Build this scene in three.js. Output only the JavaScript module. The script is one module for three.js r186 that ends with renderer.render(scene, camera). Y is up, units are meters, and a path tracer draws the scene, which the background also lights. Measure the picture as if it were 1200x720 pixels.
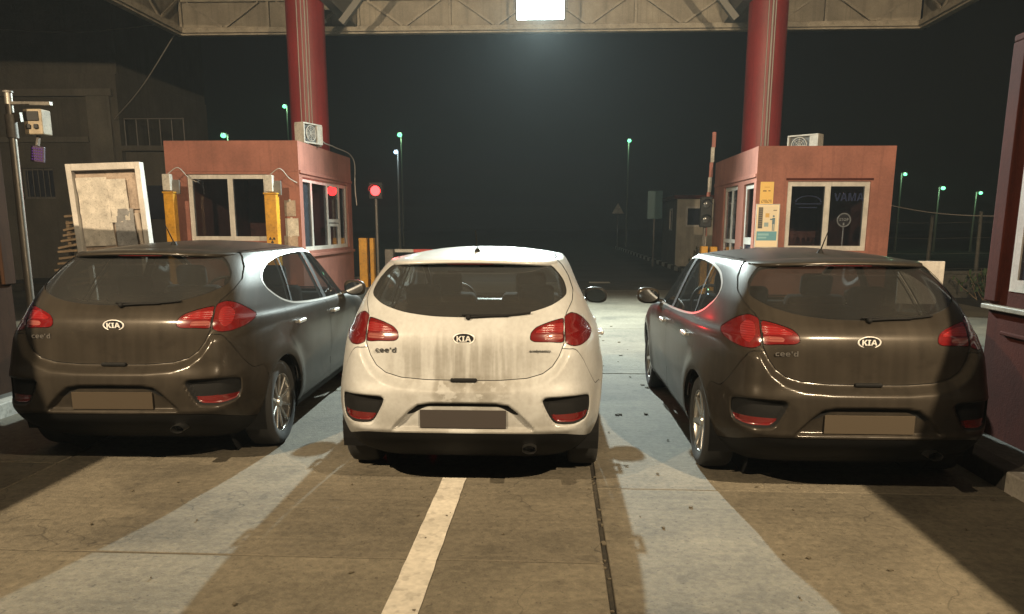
import * as THREE from 'three';
import { mergeGeometries } from 'three/addons/utils/BufferGeometryUtils.js';
import { RoundedBoxGeometry } from 'three/addons/geometries/RoundedBoxGeometry.js';
import { FontLoader } from 'three/addons/loaders/FontLoader.js';
import { TextGeometry } from 'three/addons/geometries/TextGeometry.js';

// ---------------------------------------------------------------- camera, sky, lamps, exposure
const scene = new THREE.Scene();
const renderer = new THREE.WebGLRenderer();
renderer.toneMapping = THREE.LinearToneMapping;
renderer.toneMappingExposure = 1.0;
renderer.shadowMap.enabled = true;
const rad = (d) => (d * Math.PI) / 180;
// the phone's lens looks a little down and left; the picture keeps the upper part of its frame
const camera = new THREE.PerspectiveCamera(2 * Math.atan(438.9 / 900.1) * 180 / Math.PI, 1212.8 / 877.8, 0.05, 900);
camera.setViewOffset(1212.8, 877.8, 0, 0, 1200, 720);
camera.position.set(0, 1.65, 0);
camera.rotation.order = 'YXZ';
camera.rotation.set(rad(-10.91), rad(2.8), rad(0.14));
scene.add(camera);

// night sky: an even, almost black overcast
{
  const w = 64, h = 32, a = new Float32Array(w * h * 4);
  for (let j = 0; j < h; j++) for (let i = 0; i < w; i++) {
    const k = (j * w + i) * 4;
    a[k] = 0.0012; a[k + 1] = 0.0012; a[k + 2] = 0.0012; a[k + 3] = 1;
  }
  const t = new THREE.DataTexture(a, w, h, THREE.RGBAFormat, THREE.FloatType);
  t.mapping = THREE.EquirectangularReflectionMapping; t.magFilter = THREE.LinearFilter; t.needsUpdate = true;
  scene.background = t; scene.environment = t;
}
scene.fog = new THREE.FogExp2(0xd0dadc, 0.0009);

// LAMP SETTINGS (the lights themselves sit in their fittings)
const WHITE = new THREE.Color().setRGB(0.84, 1.0, 0.97), WHITE_I = 900;
const SODIUM = new THREE.Color().setRGB(1.0, 0.775, 0.50), SODIUM_I = 600;
function spot(parent, color, I, pos, target, angle, penumbra, size) {
  const l = new THREE.SpotLight(color, I, 0, angle, penumbra, 2);
  l.position.set(...pos); l.target.position.set(...target);
  l.castShadow = true; l.shadow.radius = size / 0.02; l.shadow.mapSize.set(2048, 2048);
  l.shadow.camera.near = 0.2; l.shadow.camera.far = 90;
  parent.add(l, l.target);
  return l;
}

// ---------------------------------------------------------------- helpers
let seedN = 7;
const rnd = () => { seedN = (seedN * 1664525 + 1013904223) >>> 0; return seedN / 4294967296; };
const rr = (a, b) => a + (b - a) * rnd();
const clamp = (x, a = 0, b = 1) => Math.min(b, Math.max(a, x));
const sstep = (a, b, x) => { const t = clamp((x - a) / (b - a)); return t * t * (3 - 2 * t); };
const lerp = (a, b, t) => a + (b - a) * t;

function hash2(x, y, s) { let n = (x * 374761393 + y * 668265263 + s * 1442695041) | 0; n = Math.imul(n ^ (n >>> 13), 1274126177); return ((n ^ (n >>> 16)) >>> 0) / 4294967296; }
function vnoise(x, y, px, py, s) {      // value noise that tiles with periods px, py
  const xi = Math.floor(x), yi = Math.floor(y), fx = x - xi, fy = y - yi;
  const u = fx * fx * (3 - 2 * fx), v = fy * fy * (3 - 2 * fy), m = (a, n) => ((a % n) + n) % n;
  const a = hash2(m(xi, px), m(yi, py), s), b = hash2(m(xi + 1, px), m(yi, py), s), c = hash2(m(xi, px), m(yi + 1, py), s), d = hash2(m(xi + 1, px), m(yi + 1, py), s);
  return lerp(lerp(a, b, u), lerp(c, d, u), v);
}
function fbm(u, v, fx, fy, oct, s) { let a = 0.5, t = 0, n = 0; for (let o = 0; o < oct; o++) { t += a * vnoise(u * fx, v * fy, fx, fy, s + o * 17); n += a; a *= 0.5; fx *= 2; fy *= 2; } return t / n; }
function tex(size, fn, srgb = true, h = size) {
  const d = new Uint8Array(size * h * 4);
  for (let j = 0; j < h; j++) for (let i = 0; i < size; i++) {
    const c = fn(i / size, j / h), k = (j * size + i) * 4;
    if (typeof c === 'number') { d[k] = d[k + 1] = d[k + 2] = clamp(c) * 255; } else { d[k] = clamp(c[0]) * 255; d[k + 1] = clamp(c[1]) * 255; d[k + 2] = clamp(c[2]) * 255; }
    d[k + 3] = 255;
  }
  const t = new THREE.DataTexture(d, size, h); t.wrapS = t.wrapT = THREE.RepeatWrapping; t.magFilter = THREE.LinearFilter;
  if (srgb) t.colorSpace = THREE.SRGBColorSpace;
  t.needsUpdate = true; return t;
}
function rep(t, x, y = x) { const c = t.clone(); c.repeat.set(x, y); c.needsUpdate = true; return c; }
const lin = (r, g, b) => new THREE.Color().setRGB(r, g, b);
const mat = (color, roughness = 0.8, o = {}) => new THREE.MeshStandardMaterial({ color: color.isColor ? color : new THREE.Color(color), roughness, ...o });
const phy = (color, roughness, o = {}) => new THREE.MeshPhysicalMaterial({ color, roughness, ...o });

// geometry
function boxUV(g, k = 1) {              // uv in metres, by the face's main direction
  const ng = g.index ? g.toNonIndexed() : g, p = ng.attributes.position, uv = new Float32Array(p.count * 2);
  const a = new THREE.Vector3(), b = new THREE.Vector3(), c = new THREE.Vector3();
  for (let i = 0; i < p.count; i += 3) {
    a.fromBufferAttribute(p, i); b.fromBufferAttribute(p, i + 1); c.fromBufferAttribute(p, i + 2);
    const n = b.clone().sub(a).cross(c.clone().sub(a)), x = Math.abs(n.x), y = Math.abs(n.y), z = Math.abs(n.z);
    [a, b, c].forEach((q, j) => {
      const [u, v] = y >= x && y >= z ? [q.x, q.z] : x >= z ? [q.z, q.y] : [q.x, q.y];
      uv[(i + j) * 2] = u * k; uv[(i + j) * 2 + 1] = v * k;
    });
  }
  ng.setAttribute('uv', new THREE.BufferAttribute(uv, 2));
  return ng;
}
const bx = (w, h, d, x = 0, y = 0, z = 0, r = 0) => { const g = r ? new RoundedBoxGeometry(w, h, d, 2, r) : new THREE.BoxGeometry(w, h, d); g.translate(x, y, z); return boxUV(g); };
const span = (x0, x1, y0, y1, z0, z1, r = 0) => bx(Math.abs(x1 - x0), Math.abs(y1 - y0), Math.abs(z1 - z0), (x0 + x1) / 2, (y0 + y1) / 2, (z0 + z1) / 2, r);
function bar(a, b, w, d = w, r = 0) {    // square bar between two points
  const A = new THREE.Vector3(...a), B = new THREE.Vector3(...b), L = A.distanceTo(B);
  const g = r ? new RoundedBoxGeometry(w, L, d, 1, r) : new THREE.BoxGeometry(w, L, d);
  g.applyQuaternion(new THREE.Quaternion().setFromUnitVectors(new THREE.Vector3(0, 1, 0), B.clone().sub(A).normalize()));
  g.translate((A.x + B.x) / 2, (A.y + B.y) / 2, (A.z + B.z) / 2);
  return boxUV(g);
}
function rod(a, b, r0, r1 = r0, n = 12) {
  const A = new THREE.Vector3(...a), B = new THREE.Vector3(...b), L = A.distanceTo(B), g = new THREE.CylinderGeometry(r1, r0, L, n);
  g.applyQuaternion(new THREE.Quaternion().setFromUnitVectors(new THREE.Vector3(0, 1, 0), B.clone().sub(A).normalize()));
  g.translate((A.x + B.x) / 2, (A.y + B.y) / 2, (A.z + B.z) / 2);
  return g;
}
const tube = (pts, r, seg = 24, n = 8) => new THREE.TubeGeometry(new THREE.CatmullRomCurve3(pts.map((p) => new THREE.Vector3(...p))), seg, r, n);
const merge = (l) => mergeGeometries(l.map((g) => { const q = g.index ? g.toNonIndexed() : g; for (const k of Object.keys(q.attributes)) if (!['position', 'normal', 'uv'].includes(k)) q.deleteAttribute(k); return q; }));

const used = {};
function numbered(n) { used[n] = (used[n] ?? -1) + 1; return used[n] ? n + '_' + String(used[n]).padStart(3, '0') : n; }
function part(name, g, m, parent, label) {
  const o = new THREE.Mesh(Array.isArray(g) ? merge(g) : g, m); o.name = name; parent.add(o);
  if (label) o.userData.label = label;
  return o;
}
function thing(name, label, category, [x, y, z] = [0, 0, 0], turn = 0, group) {
  const o = new THREE.Group(); o.name = numbered(name); o.position.set(x, y, z); o.rotation.y = turn;
  o.userData = { label, category }; if (group) o.userData.group = group;
  scene.add(o); return o;
}
function struct(name, g, m) { const o = new THREE.Mesh(Array.isArray(g) ? merge(g) : g, m); o.name = numbered(name); o.userData.kind = 'structure'; scene.add(o); return o; }
function structGroup(name) { const o = new THREE.Group(); o.name = numbered(name); o.userData.kind = 'structure'; scene.add(o); return o; }

// ---------------------------------------------------------------- procedural surfaces
const T = {};
T.concrete = tex(1024, (u, v) => {
  const big = fbm(u, v, 3, 3, 4, 1), mid = fbm(u, v, 14, 14, 4, 5), fine = fbm(u, v, 160, 160, 2, 9), stain = sstep(0.60, 0.74, fbm(u, v, 7, 7, 5, 23));
  const spot_ = sstep(0.73, 0.80, fbm(u, v, 42, 42, 3, 31)), brush = fbm(u, v, 6, 120, 2, 44);
  const grit = hash2(Math.floor(u * 1024), Math.floor(v * 1024), 91), pit = sstep(0.80, 0.86, fbm(u, v, 240, 240, 2, 93));
  const l = 0.52 + 0.15 * (big - 0.5) + 0.10 * (mid - 0.5) + 0.12 * (fine - 0.5) + 0.06 * (brush - 0.5) + 0.07 * (grit - 0.5) - 0.06 * stain - 0.05 * spot_ - 0.12 * pit - 0.13 * sstep(0.0045, 0.0, Math.abs(fbm(u, v, 5, 5, 5, 171) - 0.5)) * sstep(0.50, 0.58, fbm(u, v, 4, 4, 2, 177));
  return [l * 1.02, l, l * 0.955];
});
T.concreteBump = tex(1024, (u, v) => 0.5 * fbm(u, v, 200, 200, 2, 9) + 0.3 * fbm(u, v, 40, 40, 3, 5) + 0.2 * fbm(u, v, 6, 160, 2, 44), false);
T.plaster = tex(1024, (u, v) => {
  const streak = fbm(u, v, 46, 2, 3, 3), wide = fbm(u, v, 12, 1, 3, 8), mid = fbm(u, v, 9, 9, 5, 12), fine = fbm(u, v, 130, 130, 2, 19), run = sstep(0.64, 0.78, fbm(u, v, 70, 3, 2, 77));
  const l = 0.82 + 0.05 * (streak - 0.5) + 0.06 * (wide - 0.5) + 0.22 * (mid - 0.5) + 0.08 * (fine - 0.5) - 0.045 * run * mid * 2;
  return [l, l * 0.985, l * 0.965];
});
T.fine = tex(512, (u, v) => 0.6 * fbm(u, v, 120, 120, 3, 2) + 0.4 * fbm(u, v, 18, 18, 4, 6), false);
T.worn = tex(512, (u, v) => { const l = 0.82 + 0.22 * (fbm(u, v, 8, 8, 5, 55) - 0.5) + 0.12 * (fbm(u, v, 90, 90, 2, 58) - 0.5) - 0.09 * sstep(0.60, 0.74, fbm(u, v, 34, 34, 4, 61)); return [l, l * 0.98, l * 0.95]; });
T.asphalt = tex(512, (u, v) => { const l = 0.5 + 0.3 * (fbm(u, v, 4, 4, 4, 71) - 0.5) + 0.35 * (fbm(u, v, 170, 170, 2, 75) - 0.5); return [l, l, l * 0.98]; });
T.earth = tex(512, (u, v) => { const l = 0.5 + 0.5 * (fbm(u, v, 6, 6, 5, 81) - 0.5) + 0.3 * (fbm(u, v, 90, 90, 2, 84) - 0.5); return [l, l * 0.96, l * 0.85]; });

const concreteMats = [0, 1, 2, 3].map((i) => mat(lin(0.53 - 0.02 * i, 0.485 - 0.02 * i, 0.385 - 0.015 * i), 0.88, { map: rep(T.concrete, 0.23 + 0.01 * i), bumpMap: rep(T.concreteBump, 0.5), bumpScale: 0.004 }));
const M = {
  kerbWhite: mat(lin(0.62, 0.60, 0.56), 0.85, { map: rep(T.worn, 0.8) }),
  kerbDark: mat(lin(0.07, 0.065, 0.06), 0.9, { map: rep(T.worn, 0.8) }),
  concreteGrey: mat(lin(0.34, 0.33, 0.30), 0.9, { map: rep(T.concrete, 0.3), bumpMap: rep(T.concreteBump, 0.6), bumpScale: 0.004 }),
  asphalt: mat(lin(0.11, 0.11, 0.11), 0.93, { map: rep(T.asphalt, 0.25) }),
  earth: mat(lin(0.10, 0.09, 0.07), 1, { map: rep(T.earth, 0.12) }),
  line: mat(lin(0.72, 0.70, 0.64), 0.8, { map: rep(T.worn, 0.55) }),
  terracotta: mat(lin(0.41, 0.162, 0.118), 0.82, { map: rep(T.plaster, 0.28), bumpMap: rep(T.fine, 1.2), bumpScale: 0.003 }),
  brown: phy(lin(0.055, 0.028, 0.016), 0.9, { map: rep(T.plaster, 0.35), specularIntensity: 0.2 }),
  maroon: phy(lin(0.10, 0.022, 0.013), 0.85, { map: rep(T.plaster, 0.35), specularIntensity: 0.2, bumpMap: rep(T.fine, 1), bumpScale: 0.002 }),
  colRed: mat(lin(0.30, 0.030, 0.031), 0.5, { map: rep(T.plaster, 1, 1), bumpMap: rep(T.fine, 3), bumpScale: 0.002 }),
  upvc: mat(lin(0.74, 0.71, 0.67), 0.45, { map: rep(T.plaster, 0.5) }),
  dark: mat(lin(0.02, 0.02, 0.02), 0.8),
  room: mat(lin(0.10, 0.09, 0.08), 0.9),
  steel: mat(lin(0.35, 0.34, 0.32), 0.45, { metalness: 0.8, map: rep(T.worn, 1.2) }),
  greySteel: mat(lin(0.20, 0.19, 0.18), 0.6, { metalness: 0.3, map: rep(T.worn, 1.2) }),
  yellow: mat(lin(0.72, 0.36, 0.015), 0.5, { map: rep(T.worn, 0.6) }),
  fascia: mat(lin(0.40, 0.36, 0.29), 0.75, { map: rep(T.plaster, 0.3) }),
  chord: mat(lin(0.44, 0.40, 0.33), 0.6, { map: rep(T.worn, 0.8) }),
  girder: mat(lin(0.16, 0.15, 0.13), 0.7),
  acWhite: mat(lin(0.68, 0.66, 0.62), 0.5, { map: rep(T.worn, 1) }),
  acDark: mat(lin(0.10, 0.10, 0.10), 0.6),
  cable: mat(lin(0.30, 0.27, 0.24), 0.7),
  pane: phy(lin(0.74, 0.76, 0.80), 0.03, { transmission: 1, thickness: 0, ior: 1.5 }),
  paneBlue: phy(lin(0.30, 0.32, 0.42), 0.05, { transmission: 0.92, thickness: 0, ior: 1.5 }),
  paper: mat(lin(0.80, 0.77, 0.72), 0.9, { map: rep(T.worn, 1.5) }),
  paperGrey: mat(lin(0.34, 0.35, 0.37), 0.9, { map: rep(T.worn, 1.5) }),
  boardBack: mat(lin(0.56, 0.46, 0.39), 0.85, { map: rep(T.worn, 0.9) }),
  timber: mat(lin(0.34, 0.25, 0.16), 0.85, { map: rep(T.worn, 1.1) }),
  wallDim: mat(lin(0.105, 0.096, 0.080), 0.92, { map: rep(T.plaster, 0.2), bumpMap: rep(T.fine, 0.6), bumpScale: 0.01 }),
  wallPale: mat(lin(0.15, 0.14, 0.12), 0.92, { map: rep(T.plaster, 0.2) }),
};

// ---------------------------------------------------------------- ground, road, kerbs
struct('ground', (() => { const g = new THREE.PlaneGeometry(700, 700); g.rotateX(-Math.PI / 2); g.translate(0, -0.16, -120); return boxUV(g); })(), M.earth);
struct('road', (() => { const g = new THREE.PlaneGeometry(13.5, 150, 1, 1); g.rotateX(-Math.PI / 2); g.translate(-2.0, -0.02, -99); return boxUV(g); })(), M.asphalt);
const paving = structGroup('concrete_pavement');
part('joint_bed', span(-9.5, 9.0, -0.16, -0.011, 9, -24), mat(lin(0.11, 0.10, 0.085), 1, { map: rep(T.earth, 0.8) }), paving);
{ // cast slabs with open joints
  const cols = [[-9.4, -7.27, 2.0], [-7.26, -3.508, 1.1], [-3.492, 0.257, 3.6], [0.284, 4.04, 4.72], [4.055, 8.9, 2.6]];
  let k = 0;
  for (const [x0, x1, off] of cols) for (let n = -2; n < 7; n++) {
    const D0 = off + (n - 1) * 3.95 + 0.007, D1 = off + n * 3.95 - 0.007; if (D1 > 24) continue;
    const g = new RoundedBoxGeometry(x1 - x0, 0.14, D1 - D0, 1, 0.008); g.translate((x0 + x1) / 2, -0.07 + rr(-0.002, 0.002), -(D0 + D1) / 2);
    const u = boxUV(g), uv = u.attributes.uv, a = rnd() * 9, b = rnd() * 9; for (let i = 0; i < uv.count; i++) uv.setXY(i, uv.getX(i) + a, uv.getY(i) + b);
    part('slab', u, concreteMats[k++ % 4], paving);
  }
}
{ // worn lane dashes: paint with a ragged edge
  const dash = (x, w, D0, D1) => {
    const sh = new THREE.Shape(), N = 40; const e = () => rr(-0.003, 0.003);
    for (let i = 0; i <= N; i++) { const d = lerp(D0, D1, i / N); i ? sh.lineTo(x - w / 2 + e(), d) : sh.moveTo(x - w / 2 + e(), d); }
    for (let i = N; i >= 0; i--) sh.lineTo(x + w / 2 + e(), lerp(D0, D1, i / N));
    const holes = Math.round((D1 - D0) * 5); for (let i = 0; i < holes; i++) { const cx = x + rr(-0.4, 0.4) * w, cd = rr(D0 + 0.08, D1 - 0.08), r = rr(0.003, 0.010), h = new THREE.Path(); for (let a = 0; a < 7; a++) { const q = a / 7 * Math.PI * 2, R = r * rr(0.6, 1.3); a ? h.lineTo(cx + Math.cos(q) * R, cd + 1.6 * Math.sin(q) * R) : h.moveTo(cx + Math.cos(q) * R, cd + 1.6 * Math.sin(q) * R); } sh.holes.push(h); }
    const g = new THREE.ExtrudeGeometry(sh, { depth: 0.002, bevelEnabled: false }); g.rotateX(-Math.PI / 2); g.translate(0, 0.0035, 0);
    return boxUV(g);
  };
  struct('lane_marking', dash(-0.655, 0.155, 0.6, 4.86), M.line); struct('lane_marking', dash(-0.655, 0.155, 8.6, 12.8), M.line);
  struct('lane_marking', dash(1.32, 0.62, 22.95, 23.5), M.line);
}
function kerbRow(name, x0, x1, D0, D1, step, phase) {
  const k = structGroup(name);
  part('kerb_core', span(x0 + 0.03, x1 - 0.03, -0.15, 0.115, -D0 - 0.01, -D1 + 0.01), M.concreteGrey, k);
  const n = Math.round((D1 - D0) / step), L = (D1 - D0) / n;
  for (let i = 0; i < n; i++) { const d = D0 + i * L; part('kerb_stone', bx(x1 - x0, 0.28, L - 0.012, (x0 + x1) / 2, -0.005 + rr(-0.004, 0.004), -(d + L / 2), 0.015), (i + phase) % 2 ? M.kerbDark : M.kerbWhite, k); }
}
kerbRow('kerb_near_right', 2.87, 3.02, -3.70, 13.35, 0.947, 0);
kerbRow('kerb_near_left', -4.93, -4.78, -4.0, 12.0, 1.0, 0);
kerbRow('kerb_far_right', 4.62, 4.78, 20.6, 62, 0.9, 0);
kerbRow('kerb_far_left', -6.1, -5.95, 20.6, 62, 0.9, 0);
struct('island_near_right', span(3.02, 5.6, -0.15, 0.12, 4.05, -13.0), M.concreteGrey);
struct('island_near_left', span(-7.2, -4.93, -0.15, 0.12, 4.0, -12.0), M.concreteGrey);
struct('island_far_right', span(3.62, 6.75, -0.15, 0.14, -14.2, -20.5, 0.02), M.concreteGrey);
struct('island_far_left', span(-7.9, -4.35, -0.15, 0.14, -13.9, -20.5, 0.02), M.concreteGrey);
struct('verge_right', span(4.78, 16, -0.15, 0.06, -20.8, -62), M.earth);
struct('verge_left', span(-16, -6.1, -0.15, 0.05, -20.8, -62), M.earth);

// ---------------------------------------------------------------- booths
// wall with rectangular openings, in the wall's own plane: u along, y up; returns boxes of thickness t
function wallWith(u0, u1, y0, y1, holes, t, at) {
  const us = [...new Set([u0, u1, ...holes.flatMap((h) => [h[0], h[1]])])].sort((a, b) => a - b), out = [];
  for (let i = 0; i + 1 < us.length; i++) {
    const a = us[i], b = us[i + 1], m = (a + b) / 2; let y = y0;
    for (const h of holes.filter((q) => q[0] < m && q[1] > m).sort((p, q) => p[2] - q[2])) { if (h[2] > y) out.push(at(a, b, y, h[2], t)); y = h[3]; }
    if (y < y1) out.push(at(a, b, y, y1, t));
  }
  return out;
}
function windowUnit(parent, plane, u0, u1, y0, y1, bars, cross, w, glass, frameMat, extras) {
  // plane(u0,u1,y0,y1,thick,offset) -> geometry
  const f = [plane(u0, u0 + w, y0, y1, 0.07, 0.012), plane(u1 - w, u1, y0, y1, 0.07, 0.012), plane(u0 + w, u1 - w, y1 - w, y1, 0.07, 0.012), plane(u0 + w, u1 - w, y0, y0 + w, 0.07, 0.012)];
  for (const b of bars) f.push(plane(b - w * 0.6, b + w * 0.6, y0 + w, y1 - w, 0.066, 0.011));
  for (const [a, b, y] of cross) f.push(plane(a, b, y - w * 0.45, y + w * 0.45, 0.06, 0.009));
  const win = part('window', f, frameMat, parent);
  const xs = [u0 + w, ...bars, u1 - w];
  for (let i = 0; i + 1 < xs.length; i++) part('pane', plane(xs[i] + (i ? w * 0.6 : 0), xs[i + 1] - (i + 2 < xs.length ? w * 0.6 : 0), y0 + w, y1 - w, 0.006, 0), glass, win);
  if (extras) extras(win);
  return win;
}
function booth(o) { // D0 front (towards the camera) .. D1 back; walls of thickness 0.14
  const t = 0.14, { x0, x1, D0, D1, H, floor } = o, b = thing('toll_booth', o.label, 'booth', [0, floor, 0], 0, o.group);
  const h = H - floor;
  const fz = (a, c, y0, y1, th, off = 0) => span(a, c, y0, y1, -D0 - off * -1, -D0 - off * -1 - th);                         // front wall: u = x
  const pF = (a, c, y0, y1, th, off) => span(a, c, y0, y1, -D0 - 0.055 + off, -D0 - 0.055 + off - th);
  const lane = o.lane, s = lane > 0 ? 1 : -1, xl = s > 0 ? x1 : x0;                                                      // lane side wall: u = D
  const lw = (a, c, y0, y1, th) => span(xl, xl - s * th, y0, y1, -a, -c);
  const pL = (a, c, y0, y1, th, off) => span(xl - s * (0.055 - off), xl - s * (0.055 - off + th), y0, y1, -a, -c);
  const bw = (a, c, y0, y1, th) => span(a, c, y0, y1, -D1, -D1 + th), xo = s > 0 ? x0 : x1, ow = (a, c, y0, y1, th) => span(xo, xo + s * th, y0, y1, -a, -c);
  const fx0 = s > 0 ? x0 : x0 + t, fx1 = s > 0 ? x1 - t : x1;
  part('wall', wallWith(x0, x1, 0, h, o.frontHoles ?? [], t, fz), o.mat, b);
  part('wall', wallWith(D0 + t, D1 - t, 0, h, o.laneHoles ?? [], t, lw), o.laneMat ?? o.mat, b);
  part('wall', wallWith(x0, x1, 0, h, o.backHoles ?? [], t, bw), o.mat, b); part('wall', wallWith(D0 + t, D1 - t, 0, h, o.outHoles ?? [], t, ow), o.mat, b);
  part('roof', [span(x0 + t + 0.002, x1 - t - 0.002, h - 0.32, h - 0.18, -D0 - t - 0.002, -D1 + t + 0.002), ...(o.cap ? [span(x0 - 0.03, x1 + 0.03, h + 0.001, h + 0.05, -D0 + 0.03, -D1 - 0.03, 0.012)] : [])], o.roofMat ?? M.concreteGrey, b);
  part('floor', span(x0 + t + 0.002, x1 - t - 0.002, 0.002, 0.04, -D0 - t - 0.002, -D1 + t + 0.002), M.room, b);
  return { b, pF, pL, h, xl, s, t };
}
const roomThings = (b, x0, x1, D0, D1) => { part('desk', [span(x0 + 0.3, x1 - 0.3, 0.72, 0.76, -D0 - 0.35, -D0 - 0.95), span(x0 + 0.35, x0 + 0.4, 0.045, 0.72, -D0 - 0.4, -D0 - 0.9), span(x1 - 0.4, x1 - 0.35, 0.045, 0.72, -D0 - 0.4, -D0 - 0.9)], M.timber, b); part('cupboard', span((x0 + x1) / 2 - 0.55, (x0 + x1) / 2 - 0.05, 0.045, 1.75, -D1 + 0.2, -D1 + 0.55, 0.01), M.room, b); };

// left booth beyond the cars
{
  const q = booth({ x0: -7.52, x1: -4.92, D0: 14.9, D1: 18.7, H: 3.24, floor: 0.14, lane: 1, mat: M.terracotta, group: 'terracotta booths beyond the cars', label: 'terracotta control booth on the left with wide two pane window and yellow posts',
    frontHoles: [[-7.12, -5.55, 1.22, 2.48]], laneHoles: [[15.10, 18.35, 1.02, 2.44]] });
  windowUnit(q.b, q.pF, -7.12, -5.55, 1.22, 2.48, [-6.29], [], 0.085, M.pane, M.upvc);
  windowUnit(q.b, q.pL, 15.10, 18.35, 1.02, 2.44, [15.75, 16.85, 17.75], [[16.89, 17.71, 1.62]], 0.08, M.pane, M.upvc, (w) => part('hatch_frame', [q.pL(16.93, 17.0, 1.06, 1.56, 0.05, 0.008), q.pL(17.6, 17.67, 1.06, 1.56, 0.05, 0.008), q.pL(17.0, 17.6, 1.50, 1.56, 0.05, 0.008)], M.upvc, w));
  part('ledge', span(-4.92, -4.86, 0.90, 0.96, -14.95, -18.65, 0.01), M.terracotta, q.b);
  part('band', [span(-4.918, -4.89, 2.50, 2.56, -14.92, -18.68, 0.006), span(-7.5, -4.95, 2.535, 2.56, -14.9, -14.885)], M.terracotta, q.b);
  part('curtain', [...Array(9)].map((_, i) => span(-5.02, -5.035, 1.1, 2.4, -15.2 - i * 0.06, -15.245 - i * 0.06)), M.paperGrey, q.b);
  roomThings(q.b, -7.4, -5.05, 14.9, 18.7);
}
// right booth beyond the cars
{
  const q = booth({ x0: 3.84, x1: 6.42, D0: 15.4, D1: 19.4, H: 3.165, floor: 0.14, lane: -1, mat: M.terracotta, group: 'terracotta booths beyond the cars', label: 'terracotta control booth on the right with posters and door beside the window',
    frontHoles: [[4.44, 6.0, 1.06, 2.37]], laneHoles: [[15.58, 16.38, 0.001, 2.36], [16.95, 18.3, 0.001, 2.38]] });
  windowUnit(q.b, q.pF, 4.44, 6.0, 1.06, 2.37, [5.215], [], 0.09, M.pane, M.upvc, (w) => part('lintel', span(4.40, 6.04, 2.39, 2.43, -15.4, -15.385), M.maroon, q.b));
  const door = part('door', [q.pL(15.58, 15.66, 0.02, 2.34, 0.06, 0.01), q.pL(16.30, 16.38, 0.02, 2.34, 0.06, 0.01), q.pL(15.66, 16.30, 2.26, 2.34, 0.06, 0.01), q.pL(15.66, 16.30, 0.02, 0.22, 0.06, 0.01), q.pL(15.66, 16.30, 1.16, 1.30, 0.06, 0.01)], M.upvc, q.b);
  part('pane', q.pL(15.66, 16.30, 1.30, 2.26, 0.006, 0), M.pane, door); part('door_panel', q.pL(15.66, 16.30, 0.22, 1.16, 0.012, 0), M.paneBlue, door);
  part('handle', span(3.80, 3.83, 1.08, 1.11, -16.2, -16.33, 0.01), M.steel, door);
  windowUnit(q.b, q.pL, 16.95, 18.3, 0.02, 2.38, [17.6], [[17.0, 18.25, 1.2]], 0.09, M.pane, M.upvc);
  part('band', span(3.815, 3.842, 2.45, 2.52, -15.42, -19.38, 0.006), M.terracotta, q.b);
  roomThings(q.b, 3.95, 6.3, 15.4, 19.4);
}
// near booths that flank the parked cars; only their far corners show
{
  const near = (o) => {
    const q = booth({ ...o, cap: true, roofMat: M.maroon });
    const { b, pL, s, xl } = q;
    // lane side: pilaster at the far corner, window, double moulding
    windowUnit(b, (a, c, y0, y1, th, off) => pL(a, c, y0, y1, th, off + 0.05), o.D0 + 0.6, o.D1 - 0.24, 1.08, 2.35, [...Array(5)].map((_, i) => lerp(o.D0 + 0.6, o.D1 - 0.24, (i + 1) / 6)), [], 0.085, M.paneBlue, M.upvc);
    if (s < 0) part('moulding', span(xl, xl + s * 0.05, 0.93, 0.97, -o.D0, -o.D1 - 0.03, 0.010), M.chord, b); part('moulding', span(xl, xl + s * 0.03, 0.76, 0.79, -o.D0, -o.D1 + 0.22, 0.01), o.mat, b);
    part('awning', [span(xl + s * 0.002, xl + s * o.eave, o.eaveH - 0.12, o.eaveH - 0.04, 3.6, -3.2, 0.01), ...[3.2, 0.2, -2.8].map((z) => bar([xl + s * 0.02, o.eaveH - 0.6, z], [xl + s * (o.eave - 0.04), o.eaveH - 0.13, z], 0.04))], M.greySteel, b);
    part('pilaster', span(xl - s * 0.02, xl + s * 0.035, 0.99, q.h, -o.D1 + 0.13, -o.D1 - 0.025, 0.012), o.mat, b);
    return q;
  };
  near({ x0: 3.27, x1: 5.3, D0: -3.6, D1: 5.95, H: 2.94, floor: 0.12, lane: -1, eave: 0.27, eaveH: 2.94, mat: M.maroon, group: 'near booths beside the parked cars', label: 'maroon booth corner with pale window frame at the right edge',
    laneHoles: [[-3.0, 5.71, 1.08, 2.35]] });
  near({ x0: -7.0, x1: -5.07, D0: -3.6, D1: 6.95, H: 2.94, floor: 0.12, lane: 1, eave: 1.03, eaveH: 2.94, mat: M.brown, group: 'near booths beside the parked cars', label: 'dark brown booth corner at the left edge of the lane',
    laneHoles: [[-3.0, 6.71, 1.08, 2.35]] });
}

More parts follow.
